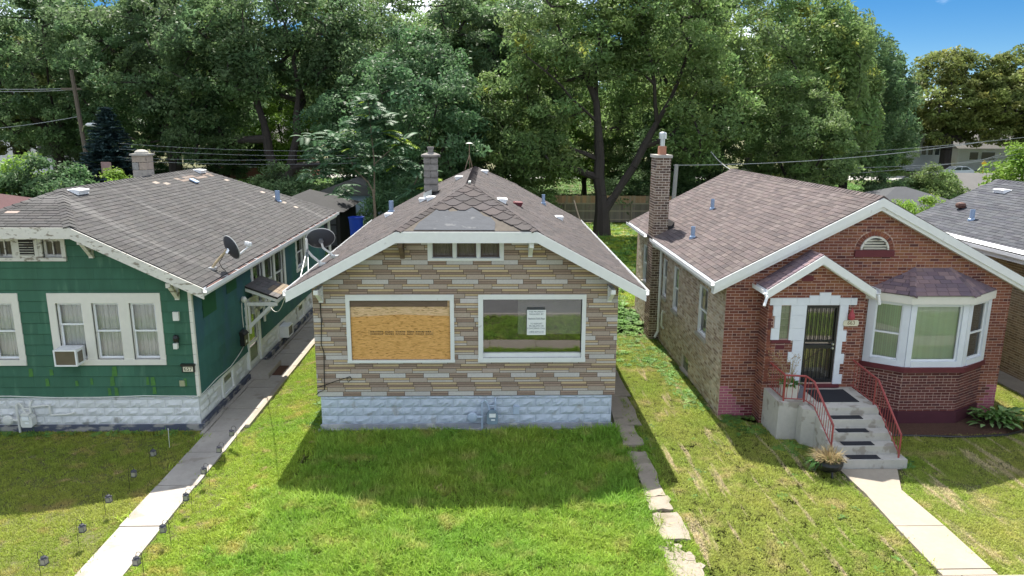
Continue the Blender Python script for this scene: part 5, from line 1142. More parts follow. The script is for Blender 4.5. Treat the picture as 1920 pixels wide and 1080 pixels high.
# black-roofed garage, blue-sided garage, hip-roofed garage
def garage(name, label, x0, x1, y0, y1, zw, zr, wm, rm, hip=True, cat='garage', ridge='x'):
    t = thing(name, label, cat, ((x0+x1)/2, y0, 0)); xm, ym = (x0+x1)/2, (y0+y1)/2; e = .3
    MB().box(x0, x1, y0, y1, 0, zw).build('wall', wm, t)
    a, b, c, d = x0-e, x1+e, y0-e, y1+e; hw = (d-c)/2
    if hip: r = [(a+min(hw, (b-a)/2), ym, zr), (b-min(hw, (b-a)/2), ym, zr)]
    elif ridge == 'x': r = [(a, ym, zr), (b, ym, zr)]
    else: r = [(xm, c, zr), (xm, d, zr)]
    vs = [(a, c, zw), (b, c, zw), (b, d, zw), (a, d, zw)]+r
    fs = [(0, 1, 5, 4), (2, 3, 4, 5), (1, 2, 5), (3, 0, 4), (3, 2, 1, 0)] if ridge == 'x' else [(0, 4, 5, 3), (1, 2, 5, 4), (0, 1, 4), (2, 3, 5), (3, 2, 1, 0)]
    MB().add(vs, fs).build('roof', rm, t); return t
t = garage('black_roof_garage', 'low garage with a worn black roof behind the green house', -12.6, -8.3, 40.5, 45.5, 2.3, 3.3, DARKIN, DKROOF, True)
for z in (0.4, 1.0, 1.6): MB().box(-12.4, -8.5, 40.44, 40.49, z, z+.5).build('door_panel', mat('dark_door', (.05, .05, .055), .6, .1), t)
t = garage('blue_garage', 'pale blue sided garage partly hidden behind the tree-of-heaven', -12.2, -7.0, 51, 56, 2.2, 3.25, BLUESID, GREYROOF, False, ridge='y')
for i in range(14): MB().box(-12.2+i*.37, -12.2+i*.37+.355, 50.96, 50.995, .05, 2.16+min(i, 13-i)*.075).build('siding_panel', BLUESID, t)
garage('hip_roof_garage', 'dark hip-roofed garage between the brick house and the grey roof', 22.6, 30.2, 43, 50, 1.9, 3.25, HTAN, mat('dark_grey_roof', (.075, .078, .085), .95, .12, 20, .12), True)
garage('grey_roof_garage', 'long pale grey roof behind the shrubs at the right', 41, 62, 66, 74, 1.0, 2.7, HTAN, GREYROOF, False)
garage('flat_shed', 'small brown-roofed shed under the trees right of the brick house ridge', 25, 31, 62, 66, 1.6, 2.2, HTAN, mat('brown_roof', (.12, .09, .075), .9, .1), True)
t = garage('maroon_roof_house', 'house with a maroon roof at the far left edge', -29, -19.6, 24, 34, 3.4, 5.0, HTAN, REDROOF, True, 'house')
MB().lathe([(.1, 0), (.1, .25), (.15, .27), (.15, .36)], (-19.75, 28.3, 3.75), 8).build('vent_pipe', WMETAL, t)
t = thing('plastic_barrel', 'bright blue plastic barrel in the back yard between the houses', 'barrel', (-6.95, 38, 0))
MB().lathe([(.28, .95), (.30, 1.0), (.34, 1.8), (.38, 2.25), (.41, 2.26), (.41, 2.31), (.36, 2.31), (.33, 1.9), (.05, 1.85)], (-6.95, 38, -.0), 18).build('body', BLUEP, t); MB().box(-7.5, -6.3, 37.6, 38.6, 0, .95).build('stand', mat('dark_wood_stand', (.05, .04, .03), .9, .2), t)
t = thing('basketball_hoop', 'basketball backboard with a net before the blue spruce', 'basketball hoop', (-25.4, 50, 0))
MB().tube([(-25.5, 50.5, 0), (-25.5, 50.5, 4)], .06, 6).build('pole', LANT, t); MB().box(-25.85, -25.2, 50.0, 50.05, 3.75, 4.45).build('backboard', mat('faded_red_board', (.35, .22, .22), .7, .1), t)
MB().tube([(-25.25+.22*math.cos(q), 49.75+.22*math.sin(q), 3.9) for q in np.linspace(0, 6.28, 13)], .015, 4).build('rim', RAILRED, t)
mb = MB()
for q in np.linspace(0, 6.28, 11): mb.tube([(-25.25+.22*math.cos(q), 49.75+.22*math.sin(q), 3.9), (-25.25+.12*math.cos(q+.4), 49.75+.12*math.sin(q+.4), 3.5)], .01, 3)
mb.build('net', PAPER, t)
POLEM = mat('utility_pole_wood', (.155, .125, .10), .9, .15, 8, .1, stretch=(4, 4, .6)); POLEG = mat('pale_pole_wood', (.30, .29, .28), .9, .12)
t = thing('utility_pole', 'brown wooden utility pole with a street lamp arm among the left trees', 'utility pole', (-32.1, 60, 0))
MB().tube([(-31.85, 60, 0), (-32.45, 60, 11)], [.19, .15], 8).build('pole', POLEM, t); MB().box(-33.4, -31.6, 59.95, 60.05, 9.5, 9.65).build('crossarm', POLEM, t)
MB().tube([(-32.1, 59.9, 6.3), (-31.8, 59.6, 6.75), (-31.4, 59.4, 6.85)], .05, 6).build('lamp_arm', STEEL, t); MB().lathe([(.05, 0), (.14, .15), (.16, .5), (.12, .8), (.02, .9)], (-31.5, 59.35, 6.85), 10, axis='x').build('lamp_head', WMETAL, t)
t = thing('utility_pole', 'pale grey utility pole just right of the brick chimney', 'utility pole', (10.1, 40, 0))
MB().tube([(10.0, 40, 0), (10.16, 40, 4.95)], [.13, .11], 8).build('pole', POLEG, t)
wg = 'overhead wires across the back alley'
for i, (a, b, s_) in enumerate((((-46, 62, 9.9), (-32.4, 60, 9.62), .2), ((-46, 62, 9.65), (-32.4, 60, 9.5), .2), ((-46, 60, 6.2), (-32.2, 60, 7.5), .35))):
    cable('overhead_wire', ('upper of two parallel wires at the far left', 'lower of two parallel wires at the far left', 'single wire rising to the brown utility pole at the left')[i], (a, b), .025, CABLE, 'wire', s_, group=wg)
for i, z in enumerate((5.55, 5.15, 4.55, 4.35)):
    cable('overhead_wire', ('topmost wire crossing before the blue spruce', 'second wire from the top before the blue spruce', 'third wire down before the blue spruce', 'lowest wire before the blue spruce')[i], ((-27, 55, z), (-7, 52, z+(-.3, -.2, .3, .1)[i])), .011, CABLE, 'wire', .25, group=wg)
for i, (a, b) in enumerate((((10, 40, 4.9), (30, 44, 6.2)), ((12.3, 41, 5.6), (9.06+.9, 27, 5.2)), ((22, 60, 4.6), (46, 56, 6.9)), ((20, 60, 3.6), (44, 56, 4.9)), ((32, 58, 2.8), (44, 56, 6.6)), ((26, 58, 3.2), (44, 56, 5.6)))):
    cable('overhead_wire', ('wire from the pale pole behind the brick house roof', 'service wire dropping to the brick house ridge', 'highest wire at the right, before the yellowish trees', 'long level wire above the grey garage roof', 'steep wire before the white far houses', 'slanting wire below the highest wire at the right')[i], (a, b), .02, CABLE, 'wire', .35, group=wg)
# far houses across the next street
def far_house(label, x0, x1, y, h, wm, rm, zr, wins, cat='house', ridge='x'):
    t = garage('far_house', label, x0, x1, y, y+9, h, zr, wm, rm, False, cat, ridge)
    for (a, b, c, d) in wins:
        w = MB().box(a-.12, b+.12, y-.06, y-.002, c-.12, d+.12).build('window', WHITE, t); MB().box(a, b, y-.09, y-.062, c, d).build('pane', WINDK, w)
    return t
far_house('white two-storey house across the far street at the right', 62, 74.5, 118, 6.5, HWHITE, GREYROOF, 9, [(69.7, 70.4, 2.6, 4.6), (70.8, 71.5, 2.6, 4.6), (71.9, 72.6, 2.6, 4.6), (64, 65.5, 2.5, 4.6)])
far_house('low pale house with wide windows across the far street', 77, 90, 120, 3.6, HWHITE, GREYROOF, 6, [(79, 80.4, 1.8, 3), (81, 83.2, 1.8, 3), (86, 87.5, 1.8, 3)])
far_house('cream house behind the thick trunks at the far right', 93, 108, 120, 4.5, mat('cream_house', (.55, .50, .36), .8, .05), GREYROOF, 7.5, [(95, 96.5, 2.2, 3.6), (98, 99.5, 2.2, 3.6)])
far_house('brick house with white porch far behind the dark left trunks', -36, -24, 96, 4.6, HBRICK, GREYROOF, 7, [(-31, -29.5, 1.6, 3.2), (-28, -26.5, 1.6, 3.2)])
far_house('pale house at the left glimpsed behind the utility pole', -74, -58, 104, 6, HWHITE, GREYROOF, 8.5, [(-68, -66.5, 2.6, 4.4), (-64.5, -63, 2.6, 4.4), (-62, -60.5, 2.6, 4.4)])
t = thing('parked_car', 'silver hatchback parked on the far street at the right', 'car', (66.8, 104, 0))
x, y = 64.6, 103.2
pr_ = [(0, .35), (0, .75), (.25, .95), (1.1, 1.0), (1.75, 1.5), (3.3, 1.55), (4.1, 1.1), (4.35, .95), (4.4, .35)]
MB().prism([(x+a, y, b) for a, b in pr_], (0, 1.7, 0)).build('body', CARP, t)
MB().prism([(x+1.3, y-.01, 1.03), (x+1.82, y-.01, 1.43), (x+2.45, y-.01, 1.46), (x+2.45, y-.01, 1.03)], (0, .008, 0)).prism([(x+2.55, y-.01, 1.03), (x+2.55, y-.01, 1.46), (x+3.25, y-.01, 1.48), (x+3.8, y-.01, 1.1)], (0, .008, 0)).build('window', WINDK, t)
for q in (.85, 3.55): w_ = MB().lathe([(.32, 0), (.32, .2)], (x+q, y-.02, .32), 14, axis='y').build('wheel', TYRE, t); MB().lathe([(.18, 0), (.17, .02)], (x+q, y-.045, .32), 10, axis='y').build('rim', STEEL, w_)
tagp(MB().tube([(66, 97, 0), (66, 97, 1.9)], .05, 5).prism([(65.6, 96.95, 2.3), (66, 96.95, 1.9), (66.4, 96.95, 2.3), (66, 96.95, 2.7)], (0, .03, 0)).build('diamond_sign', mat('yellow_sign', (.65, .42, .03), .6, .05), None, org=(66, 97, 0)), 'yellow diamond road sign before the silver car', 'sign')

# ================================================================== TREES
def tree_meshes(seed, h, cr, bot, tr, nclump, nleaf, ls, fork=.35, limbs=3, lean=(0, 0), clump=1.0, spread=1.0, up=.5, leafasp=.5, trunk_n=1, topflat=1.0, skel=None, lobes=None, clz=.62):
    rg = np.random.default_rng(seed); R = random.Random(seed)
    nodes = [Vector((0, 0, 0))]; par = [-1]
    def add(p, q): nodes.append(p); par.append(q); return len(nodes)-1
    base = 0
    if skel:
        for ln in skel:
            cur = min(range(len(nodes)), key=lambda j: (nodes[j]-Vector(ln[0])).length)
            for p, q in zip(ln, ln[1:]):
                k = max(1, int((Vector(q)-Vector(p)).length/1.1))
                for s in range(1, k+1): cur = add(Vector(p).lerp(Vector(q), s/k)+Vector((R.uniform(-.08, .08), R.uniform(-.08, .08), 0)), cur)
        base = 1
    for k in range(0 if skel else 3): base = add(Vector((lean[0]*h*fork*(k+1)/3+R.uniform(-.1, .1)*tr*3, lean[1]*h*fork*(k+1)/3, h*fork*(k+1)/3)), base)
    for i in range(0 if skel else limbs):
        a = 2*math.pi*(i+R.uniform(-.25, .25))/limbs+seed; p = nodes[base]; cur = base
        for k in range(4):
            q = p+Vector((math.cos(a)*cr*.13*spread*R.uniform(.6, 1.4), math.sin(a)*cr*.13*spread*R.uniform(.6, 1.4), h*(1-fork)*.17)); cur = add(q, cur); p = q
    z0, z1 = h*bot, h; cen = Vector((lean[0]*h*.7, lean[1]*h*.7, (z0+z1)/2)); pts = []
    if lobes:
        for lc, lr, n in lobes:
            for _ in range(n):
                while True:
                    v = Vector((R.uniform(-1, 1), R.uniform(-1, 1), R.uniform(-1, 1)))
                    if v.length <= 1 and (v.length > .45 or R.random() < .5): break
                pts.append(Vector((lc[0]+v.x*lr[0], lc[1]+v.y*lr[1], lc[2]+v.z*lr[2])))
        nclump = len(pts)
    while len(pts) < nclump:
        v = Vector((R.uniform(-1, 1), R.uniform(-1, 1), R.uniform(-1, 1))); l_ = v.length
        if l_ > 1 or (l_ < .5 and R.random() < .6): continue
        f = 1+.16*math.sin(v.x*4+seed)+.13*math.sin(v.y*5+seed*2)+.1*math.sin(v.z*6+seed)
        wz = 1-.25*max(0, v.z)*topflat
        pts.append(cen+Vector((v.x*cr*f*wz, v.y*cr*f*wz, v.z*(z1-z0)/2)))
    core = nodes[base]; pts.sort(key=lambda p: (p-core).length)
    leafp = []
    for p in pts:
        best, bd = None, 1e9
        for j in range(3, len(nodes)):
            q = nodes[j]; dd = (q-p).length+max(0, q.z-p.z)*.8
            if dd < bd: bd, best = dd, j
        q = nodes[best]; cur = best; steps = max(1, int((p-q).length/1.4))
        for s in range(1, steps+1): cur = add(q.lerp(p, s/steps)+Vector((R.uniform(-.15, .15), R.uniform(-.15, .15), R.uniform(-.1, .25)*(s < steps))), cur)
        leafp.append(cur)
    cnt = [0]*len(nodes)
    if skel:
        for j in range(len(nodes)): cnt[j] = 0
    for j in leafp: cnt[j] += 1
    for j in range(len(nodes)-1, 0, -1): cnt[par[j]] += cnt[j]
    tot = max(1, cnt[0]); rad = [max(.018, tr*(c/tot)**.55) for c in cnt]; rad[0] = tr*1.35
    mb = MB()
    for j in range(1, len(nodes)):
        if cnt[j] == 0: continue
        ra = min(rad[par[j]], rad[j]*1.6); n = 8 if rad[j] > .15 else 5 if rad[j] > .06 else 3
        mb.tube([nodes[par[j]], nodes[j]], [ra, rad[j]], n, cap=False)
    per = nleaf//nclump; P_ = []; Cc = []
    for i, j in enumerate(leafp):
        c = np.array(nodes[j]); rc = clump*R.uniform(.65, 1.35)
        d = rg.normal(size=(per, 3)); d /= np.linalg.norm(d, axis=1)[:, None]+1e-6; rr = rc*rg.random((per, 1))**.45
        q = c+d*rr*np.array([1.15, 1.15, clz]); q[:, 2] -= .10*((q[:, 0]-c[0])**2+(q[:, 1]-c[1])**2)/max(rc, .1)
        P_.append(q); t_ = R.uniform(.72, 1.28); Cc.append(np.tile(np.array([[t_*R.uniform(.93, 1.1), t_, t_*R.uniform(.85, 1.05), 1]]), (per, 1))*rg.uniform(.8, 1.2, (per, 1)))
    P_ = np.concatenate(P_); Cc = np.concatenate(Cc); n = len(P_)
    nrm = rg.normal(size=(n, 3)); nrm[:, 2] += up*2; out = P_-np.array(cen); nrm += .5*out/(np.linalg.norm(out, axis=1)[:, None]+1e-6); nrm /= np.linalg.norm(nrm, axis=1)[:, None]
    ax = np.cross(nrm, rg.normal(size=(n, 3))); ax /= np.linalg.norm(ax, axis=1)[:, None]+1e-6; bx = np.cross(nrm, ax)
    s = ls*rg.uniform(.65, 1.35, (n, 1)); A, B = ax*s, bx*s*leafasp
    V_ = np.stack([P_-A, P_+B*.9-A*.1, P_+A, P_-B*.9-A*.1], 1).reshape(-1, 3)
    return mb, V_, Cc
def leaf_mesh(name, V_, Cc, m):
    n = len(V_)//4; me = bpy.data.meshes.new(name); me.vertices.add(4*n); me.vertices.foreach_set('co', V_.astype(np.float32).ravel())
    me.loops.add(4*n); me.loops.foreach_set('vertex_index', np.arange(4*n, dtype=np.int32)); me.polygons.add(n); me.polygons.foreach_set('loop_start', np.arange(0, 4*n, 4, dtype=np.int32))
    try: me.polygons.foreach_set('loop_total', np.full(n, 4, dtype=np.int32))
    except Exception: pass
    me.update(calc_edges=True); a = me.attributes.new('col', 'FLOAT_COLOR', 'FACE'); a.data.foreach_set('color', Cc.astype(np.float32).ravel()); me.materials.append(m); return me
PROTO = {}
def tree(kind, x, y, label, name='tree', cat='tree', sc=1.0, rz=None, m=None, bark=None, sz=None, **kw):
    if kind not in PROTO:
        mb, V_, Cc = tree_meshes(**kw['spec']); r = mb.build('trunk', BARK, None); me = r.data; bpy.data.objects.remove(r); PROTO[kind] = (me, V_, Cc, {})
    tm, V_, Cc, cache = PROTO[kind]
    if m.name not in cache: cache[m.name] = leaf_mesh('crown', V_, Cc, m)
    t = thing(name, label, cat, (x, y, 0), kw.get('group')); t.rotation_euler.z = rnd.uniform(0, 6.28) if rz is None else rz; t.scale = (sc, sc, sz or sc)
    for nm, me in (('trunk', tm), ('crown', cache[m.name])):
        o = bpy.data.objects.new(nm, me); COL.objects.link(o); o.parent = t
    if bark: t.children[0].material_slots[0].link = 'OBJECT'; t.children[0].material_slots[0].material = bark
    return t
L_MID = leaf_mat('leaf_mid_green', (.18, .27, .10), .5, .22, (.26, .29, .06), .62)
L_DARK = leaf_mat('leaf_dark_green', (.14, .225, .105), .5, .25, (.20, .24, .05), .67)
L_BLUE = leaf_mat('leaf_bluish_green', (.105, .195, .092), .45, .2)
L_YEL = leaf_mat('leaf_olive_yellow', (.19, .235, .075), .48, .2, (.29, .29, .08), .58)
L_LIME = leaf_mat('leaf_lime', (.20, .33, .06), .48, .15)
L_SPR = leaf_mat('spruce_needles', (.060, .105, .105), .2, .2, gloss=.2)
S_BIG = dict(seed=3, h=19, cr=8.2, bot=.25, tr=.50, nclump=430, nleaf=60000, ls=.15, fork=.24, limbs=4, clump=.95, spread=1.5)
S_MAIN = dict(seed=4, h=19, cr=8, bot=.2, tr=.46, nclump=400, nleaf=62000, ls=.145, clump=.95,
    skel=[[(0, 0, 0), (0, 0, 1.5)], [(0, 0, 1.5), (-.25, 0, 3.7), (-.5, 0, 7.2), (-.6, .5, 11), (-.2, .5, 15)], [(0, 0, 1.5), (1.9, 0, 4.4), (3.3, .3, 7.2), (4.2, .3, 8.8), (5.2, 0, 12)], [(-.5, 0, 7.2), (-2.2, -.8, 8.6), (-3.8, -1.2, 10.16), (-5, -1.2, 11)], [(-.6, .2, 9), (-2.8, -.5, 12), (-3.6, -.5, 14)], [(3.3, .3, 7.2), (3.0, -.3, 9.5), (2.2, 0, 12.5), (2.6, 0, 15)], [(-.25, 0, 5), (-2.4, .4, 5.6), (-4.4, .4, 6.2)]],
    lobes=[((-5.2, .6, 7.0), (3.6, 3.2, 3.2), 62), ((-1.8, .6, 12.0), (5, 3.6, 3.0), 84), ((3.4, .6, 13), (4.6, 3.8, 3.2), 84), ((6.6, .2, 7.6), (3.0, 3.4, 3.2), 58), ((0, 1, 16.3), (6, 4.5, 2.6), 64), ((-4.0, -.4, 5.0), (2.2, 1.8, 1.4), 30), ((1, 3, 8.5), (3, 1.8, 2.2), 24)])
S_DARK = dict(seed=5, h=20, cr=8.5, bot=.20, tr=.55, nclump=340, nleaf=54000, ls=.18, fork=.30, limbs=4, clump=1.05, spread=1.5)
S_TWIN = dict(seed=6, h=20, cr=8, bot=.2, tr=.62, nclump=400, nleaf=52000, ls=.18, clump=1.05,
    skel=[[(0, 0, 0), (.1, 0, 1.6)], [(.1, 0, 1.6), (-.9, 0, 4.6), (-1.2, 0, 7), (-2.5, 0, 11.9), (-2.2, .3, 15)], [(.1, 0, 1.6), (.7, 0, 3.4), (1.3, .2, 6), (1.6, .2, 9.2), (1.4, .2, 12), (3, .4, 15)], [(-1.2, 0, 7), (.2, 0, 9.0), (1.0, 0, 10)], [(1.6, .2, 9.2), (3.6, 0, 12), (5.2, 0, 13.5)], [(-2.1, 0, 10.5), (-4.2, 0, 13), (-5.8, 0, 14)]],
    lobes=[((-5.6, .5, 12), (3.8, 3.6, 4.5), 76), ((-6.2, .5, 6.6), (2.6, 3, 3.2), 40), ((1.5, 1, 15.5), (6, 4.4, 3.4), 100), ((5.6, .8, 11.5), (3.8, 3.6, 4), 76), ((-1.6, -2.4, 11.4), (1.7, 1.0, 2.6), 26), ((0, 3, 11), (4, 1.6, 2.4), 40), ((6.2, 1, 6.2), (2.6, 2.6, 2.6), 30)])
S_MED = dict(seed=8, h=13, cr=5.6, bot=.10, tr=.30, nclump=270, nleaf=36000, ls=.15, fork=.25, limbs=4, clump=.8, spread=1.3)
S_UP = dict(seed=11, h=18, cr=6.2, bot=.12, tr=.45, nclump=300, nleaf=42000, ls=.19, fork=.2, limbs=6, clump=.75, spread=.9, up=.1, topflat=2.0, clz=1.5)
S_FAR = dict(seed=14, h=17, cr=8, bot=.22, tr=.75, nclump=230, nleaf=26000, ls=.28, fork=.3, limbs=5, clump=1.15, spread=1.7)
S_BUSH = dict(seed=21, h=4.2, cr=2.6, bot=.02, tr=.10, nclump=80, nleaf=14000, ls=.115, fork=.12, limbs=5, clump=.7)
tg = 'big trees behind the houses'
T = tree
T('main', 7.3, 47.2, 'big forked tree in the middle back yard before the wooden fence', 'shade_tree', m=L_MID, spec=S_MAIN, rz=0, group=tg)
T('twin', -17.0, 61, 'tall dark tree with black twin trunks behind the green house', 'shade_tree', m=L_DARK, spec=S_TWIN, rz=0, group=tg)
T('dark', -28.5, 68, 'dark tree left of the twin trunks, over the blue spruce', 'shade_tree', m=L_DARK, spec=S_DARK, sc=1.05, rz=2.0, group=tg)
T('med', -4.5, 47, 'dense bluish tree right behind the stone house chimney', 'shade_tree', m=L_BLUE, spec=S_MED, sc=.98, group=tg)
T('med', -8.4, 57, 'bluish tree behind the tree-of-heaven and blue garage', 'shade_tree', m=L_BLUE, sc=.88, group=tg)
T('dark', -2.0, 66, 'dark tall tree rising behind the stone house ridge', 'shade_tree', m=L_DARK, sc=1.0, rz=4.2, group=tg)
T('big', 17.8, 58, 'tall mid-green tree behind the brick chimney', 'shade_tree', m=L_MID, spec=S_BIG, sc=1.02, rz=4.4, group=tg)
T('up', 27.5, 63, 'upright feathery tree right of centre against the sky', 'shade_tree', m=L_MID, spec=S_UP, rz=1.0, group=tg)
T('up', 35.0, 72, 'upright feathery tree at the edge of the blue sky', 'shade_tree', m=L_DARK, rz=3.0, sc=.95, group=tg)
T('med', 15.0, 57, 'dark green tree just behind the right end of the wooden fence', 'shade_tree', m=L_DARK, sc=.8, group=tg)
T('med', 21.0, 50, 'round green tree behind the brick house ridge', 'shade_tree', m=L_MID, sc=.78, group=tg)
T('big', 3.0, 72, 'far mid-green tree filling the gap above the stone house', 'shade_tree', m=L_MID, sc=1.1, rz=1.2, group=tg)
T('dark', -40, 70, 'dark tree at the upper left corner', 'shade_tree', m=L_DARK, sc=.95, rz=5, group=tg)
T('far', -52, 84, 'far tree at the extreme left behind the parallel wires', 'shade_tree', m=L_YEL, spec=S_FAR, sc=.95, group=tg)
T('far', 70, 112, 'yellowish far tree with a thick dark trunk by the silver car', 'shade_tree', m=L_YEL, sc=1.08, group=tg)
T('far', 80.5, 111, 'yellowish far tree with a thick trunk at the right', 'shade_tree', m=L_YEL, sc=1.12, rz=2, group=tg)
T('far', 92, 116, 'olive far tree at the right edge of the picture', 'shade_tree', m=L_YEL, sc=1.1, rz=4, group=tg)
T('far', 58, 116, 'olive tree behind the edge of the upright trees', 'shade_tree', m=L_YEL, sc=.95, rz=1, group=tg)
T('med', .8, 50, 'leafy tree drooping behind the right slope of the stone house roof', 'shade_tree', m=L_MID, sc=.80, rz=1.7, group=tg)
T('med', -8.5, 78, 'dark tree filling the gap behind the blue garage', 'shade_tree', m=L_DARK, sc=.9, rz=2.7, group=tg)
T('med', 9.5, 74, 'bright green tree seen through the fork of the big tree', 'shade_tree', m=L_LIME, sc=.8, rz=3.7, group=tg)
T('med', 13, 66, 'green tree behind the fence, between the fork and the brick chimney', 'shade_tree', m=L_MID, sc=.85, rz=.7, group=tg)
T('med', -23.5, 86, 'lime green tree lit from behind, seen between the twin trunks', 'shade_tree', m=L_LIME, sc=.9, rz=.2, group=tg)
T('big', -1.5, 82, 'lime green tree lit from behind, high above the stone house', 'shade_tree', m=L_LIME, sc=1.12, rz=.4, group=tg)
T('big', -15, 88, 'tall green tree showing above and behind the bluish trees', 'shade_tree', m=L_MID, sc=1.2, rz=2.4, group=tg)
T('dark', -33, 90, 'dark tree hiding the far brick house on its left', 'shade_tree', m=L_DARK, sc=1.1, rz=3.4, group=tg)
T('dark', -50, 92, 'dark tree behind the wires at the upper left', 'shade_tree', m=L_DARK, sc=1.1, rz=1.4, group=tg)
T('med', -29.5, 84, 'low dense tree before the far brick house', 'shade_tree', m=L_DARK, sc=.62, rz=4.4, group=tg)
T('med', -36, 80, 'low dense tree left of the far brick house', 'shade_tree', m=L_BLUE, sc=.6, rz=5.1, group=tg)
T('med', -46, 86, 'low dense tree before the pale house at the left', 'shade_tree', m=L_DARK, sc=.6, rz=.6, group=tg)
T('big', 22, 84, 'tall green tree behind the brick house ridge, farther back', 'shade_tree', m=L_MID, sc=1.15, rz=5.4, group=tg)
T('med', 50, 92, 'low green tree before the white two-storey house', 'shade_tree', m=L_MID, sc=.62, rz=2.4, group=tg)
for i, (x, y, s_, lab) in enumerate(((-62, 118, 1.2, 'distant green tree at the far left'), (-44, 122, 1.2, 'distant green tree second from the far left'), (-26, 124, 1.2, 'distant green tree far behind the twin trunks'), (-8, 122, 1.25, 'distant green tree far behind the stone house chimney'), (10, 124, 1.25, 'distant green tree far behind the big forked tree'), (28, 126, 1.2, 'distant green tree far behind the brick chimney'), (44, 124, 1.2, 'distant green tree far behind the upright trees'))):
    T('far', x, y, lab, 'shade_tree', m=(L_DARK, L_MID)[i % 2], sc=s_, rz=i*1.3, group=tg)
T('bush', -27.5, 46, 'large leafy shrub at the left behind the green house roof', 'shrub', 'shrub', m=L_BLUE, spec=S_BUSH, sc=1.15)
T('bush', -23.6, 47.5, 'yellow-green shrub top beside the brown utility pole', 'shrub', 'shrub', m=L_LIME, sc=.95, rz=1)
T('bush', -31.5, 47, 'bright green shrub at the left picture edge', 'shrub', 'shrub', m=L_LIME, sc=1.3, rz=2)
T('bush', -14.5, 52, 'dark shrub under the twin trunks behind the black roof', 'shrub', 'shrub', m=L_DARK, sc=1.0, rz=2)
T('bush', -11.5, 48.5, 'sunlit lime shrub behind the black-roofed garage', 'shrub', 'shrub', m=L_LIME, sc=.62, rz=3)
T('bush', -4.8, 41, 'dark shrub at the rear of the stone house', 'shrub', 'shrub', m=L_BLUE, sc=.95, rz=4)
T('bush', 10.6, 56, 'dark shrub behind the wooden fence by the trunk', 'shrub', 'shrub', m=L_DARK, sc=.95, rz=.5)
T('bush', 13.5, 56.5, 'dark shrub behind the fence near the brick chimney', 'shrub', 'shrub', m=L_DARK, sc=1.0, rz=1.5)
T('bush', 2.4, 45.5, 'low shrub by the right rear corner of the stone house', 'shrub', 'shrub', m=L_MID, sc=.75, rz=2.5)
T('bush', 35.3, 58, 'pale leafy shrub before the grey garage roof', 'shrub', 'shrub', m=L_MID, sc=.95, rz=2.5)
T('bush', 37.5, 60, 'thin yellowish shrub before the grey garage roof', 'shrub', 'shrub', m=L_YEL, sc=.75, rz=3.5)
T('bush', 24.5, 40.5, 'bright lime shrub before the hip-roofed garage', 'shrub', 'shrub', m=L_LIME, sc=.74, rz=3.9)
T('bush', 31.0, 57, 'dark shrub between the garages at the right', 'shrub', 'shrub', m=L_DARK, sc=.8, rz=.9)
T('bush', 43.8, 56, 'bright green tree at the right picture edge', 'shrub', 'shrub', m=L_LIME, sc=1.5, rz=4.4)
T('bush', 76, 100, 'low dark shrub under the thick trunks', 'shrub', 'shrub', m=L_DARK, sc=.9, rz=4.4)
T('bush', 84, 104, 'dark shrub beside the cream house', 'shrub', 'shrub', m=L_DARK, sc=1.1, rz=5.4)
# blue spruce
rg = np.random.default_rng(5); pts = []; sprm = MB(); sprm.tube([(0, 0, 0), (0, 0, 10)], [.22, .03], 7)
for k in range(34):
    z = .5+k*.28; r = 2.9*(1-z/10.6)
    for j in range(13):
        a = rnd.uniform(0, 6.28); L_ = r*rnd.uniform(.8, 1.1); n = int(64*L_/2)+14; f = rg.random(n); w_ = .32*L_*(.35+.65*(1-f))
        pts.append(np.stack([np.cos(a)*f*L_+rg.normal(size=n)*w_*.4*abs(math.sin(a)), np.sin(a)*f*L_+rg.normal(size=n)*w_*.4*abs(math.cos(a)), z-.18*f*L_+.25*f*f*L_+rg.normal(size=n)*.05], 1))
pts = np.concatenate(pts); n = len(pts); ax = rg.normal(size=(n, 3))*np.array([1, 1, .35]); ax /= np.linalg.norm(ax, axis=1)[:, None]; bx = np.cross(ax, rg.normal(size=(n, 3))*.4+np.array([0, 0, 1])); bx /= np.linalg.norm(bx, axis=1)[:, None]
A, B = ax*.17, bx*.06; V_ = np.stack([pts-A, pts+B, pts+A, pts-B], 1).reshape(-1, 3); Cc = np.repeat(rg.uniform(.7, 1.35, (n, 1)), 4, 1); Cc[:, 3] = 1
t = thing('blue_spruce', 'dark blue spruce behind the green house chimney', 'tree', (-28.2, 56, 0)); t.scale = (1.5, 1.5, .82)
sprm.build('trunk', BARK, None); o = bpy.data.objects[COL.objects[-1].name]; o.parent = t
o = bpy.data.objects.new('crown', leaf_mesh('crown', V_, Cc, L_SPR)); COL.objects.link(o); o.parent = t
# tree-of-heaven: pinnate fronds on pale forked stems
t = thing('tree_of_heaven', 'young tree with pale forked stem and long feathery fronds, some yellow', 'tree', (-6.0, 38, 0))
st = MB(); st.tube([(-6, 38, 0), (-5.95, 38, 2.6), (-6.0, 38, 3.6)], [.09, .075, .06], 7).tube([(-6.0, 38, 3.6), (-6.25, 38, 4.1), (-6.9, 38.1, 4.7), (-7.3, 38.2, 5.6)], [.05, .04, .03, .02], 6).tube([(-5.95, 38, 3.4), (-5.9, 38, 5.2), (-6.0, 38, 6.6), (-6.1, 38, 8.2)], [.045, .04, .03, .02], 6).tube([(-5.9, 38, 5.0), (-5.2, 37.8, 5.6), (-4.6, 37.7, 6.0)], [.03, .025, .02], 5).tube([(-4.2, 38.5, 0), (-4.1, 38.4, 3.6), (-3.6, 38.2, 4.6)], [.05, .04, .02], 5)
st.build('trunk', BARKL, t)
fr = MB()
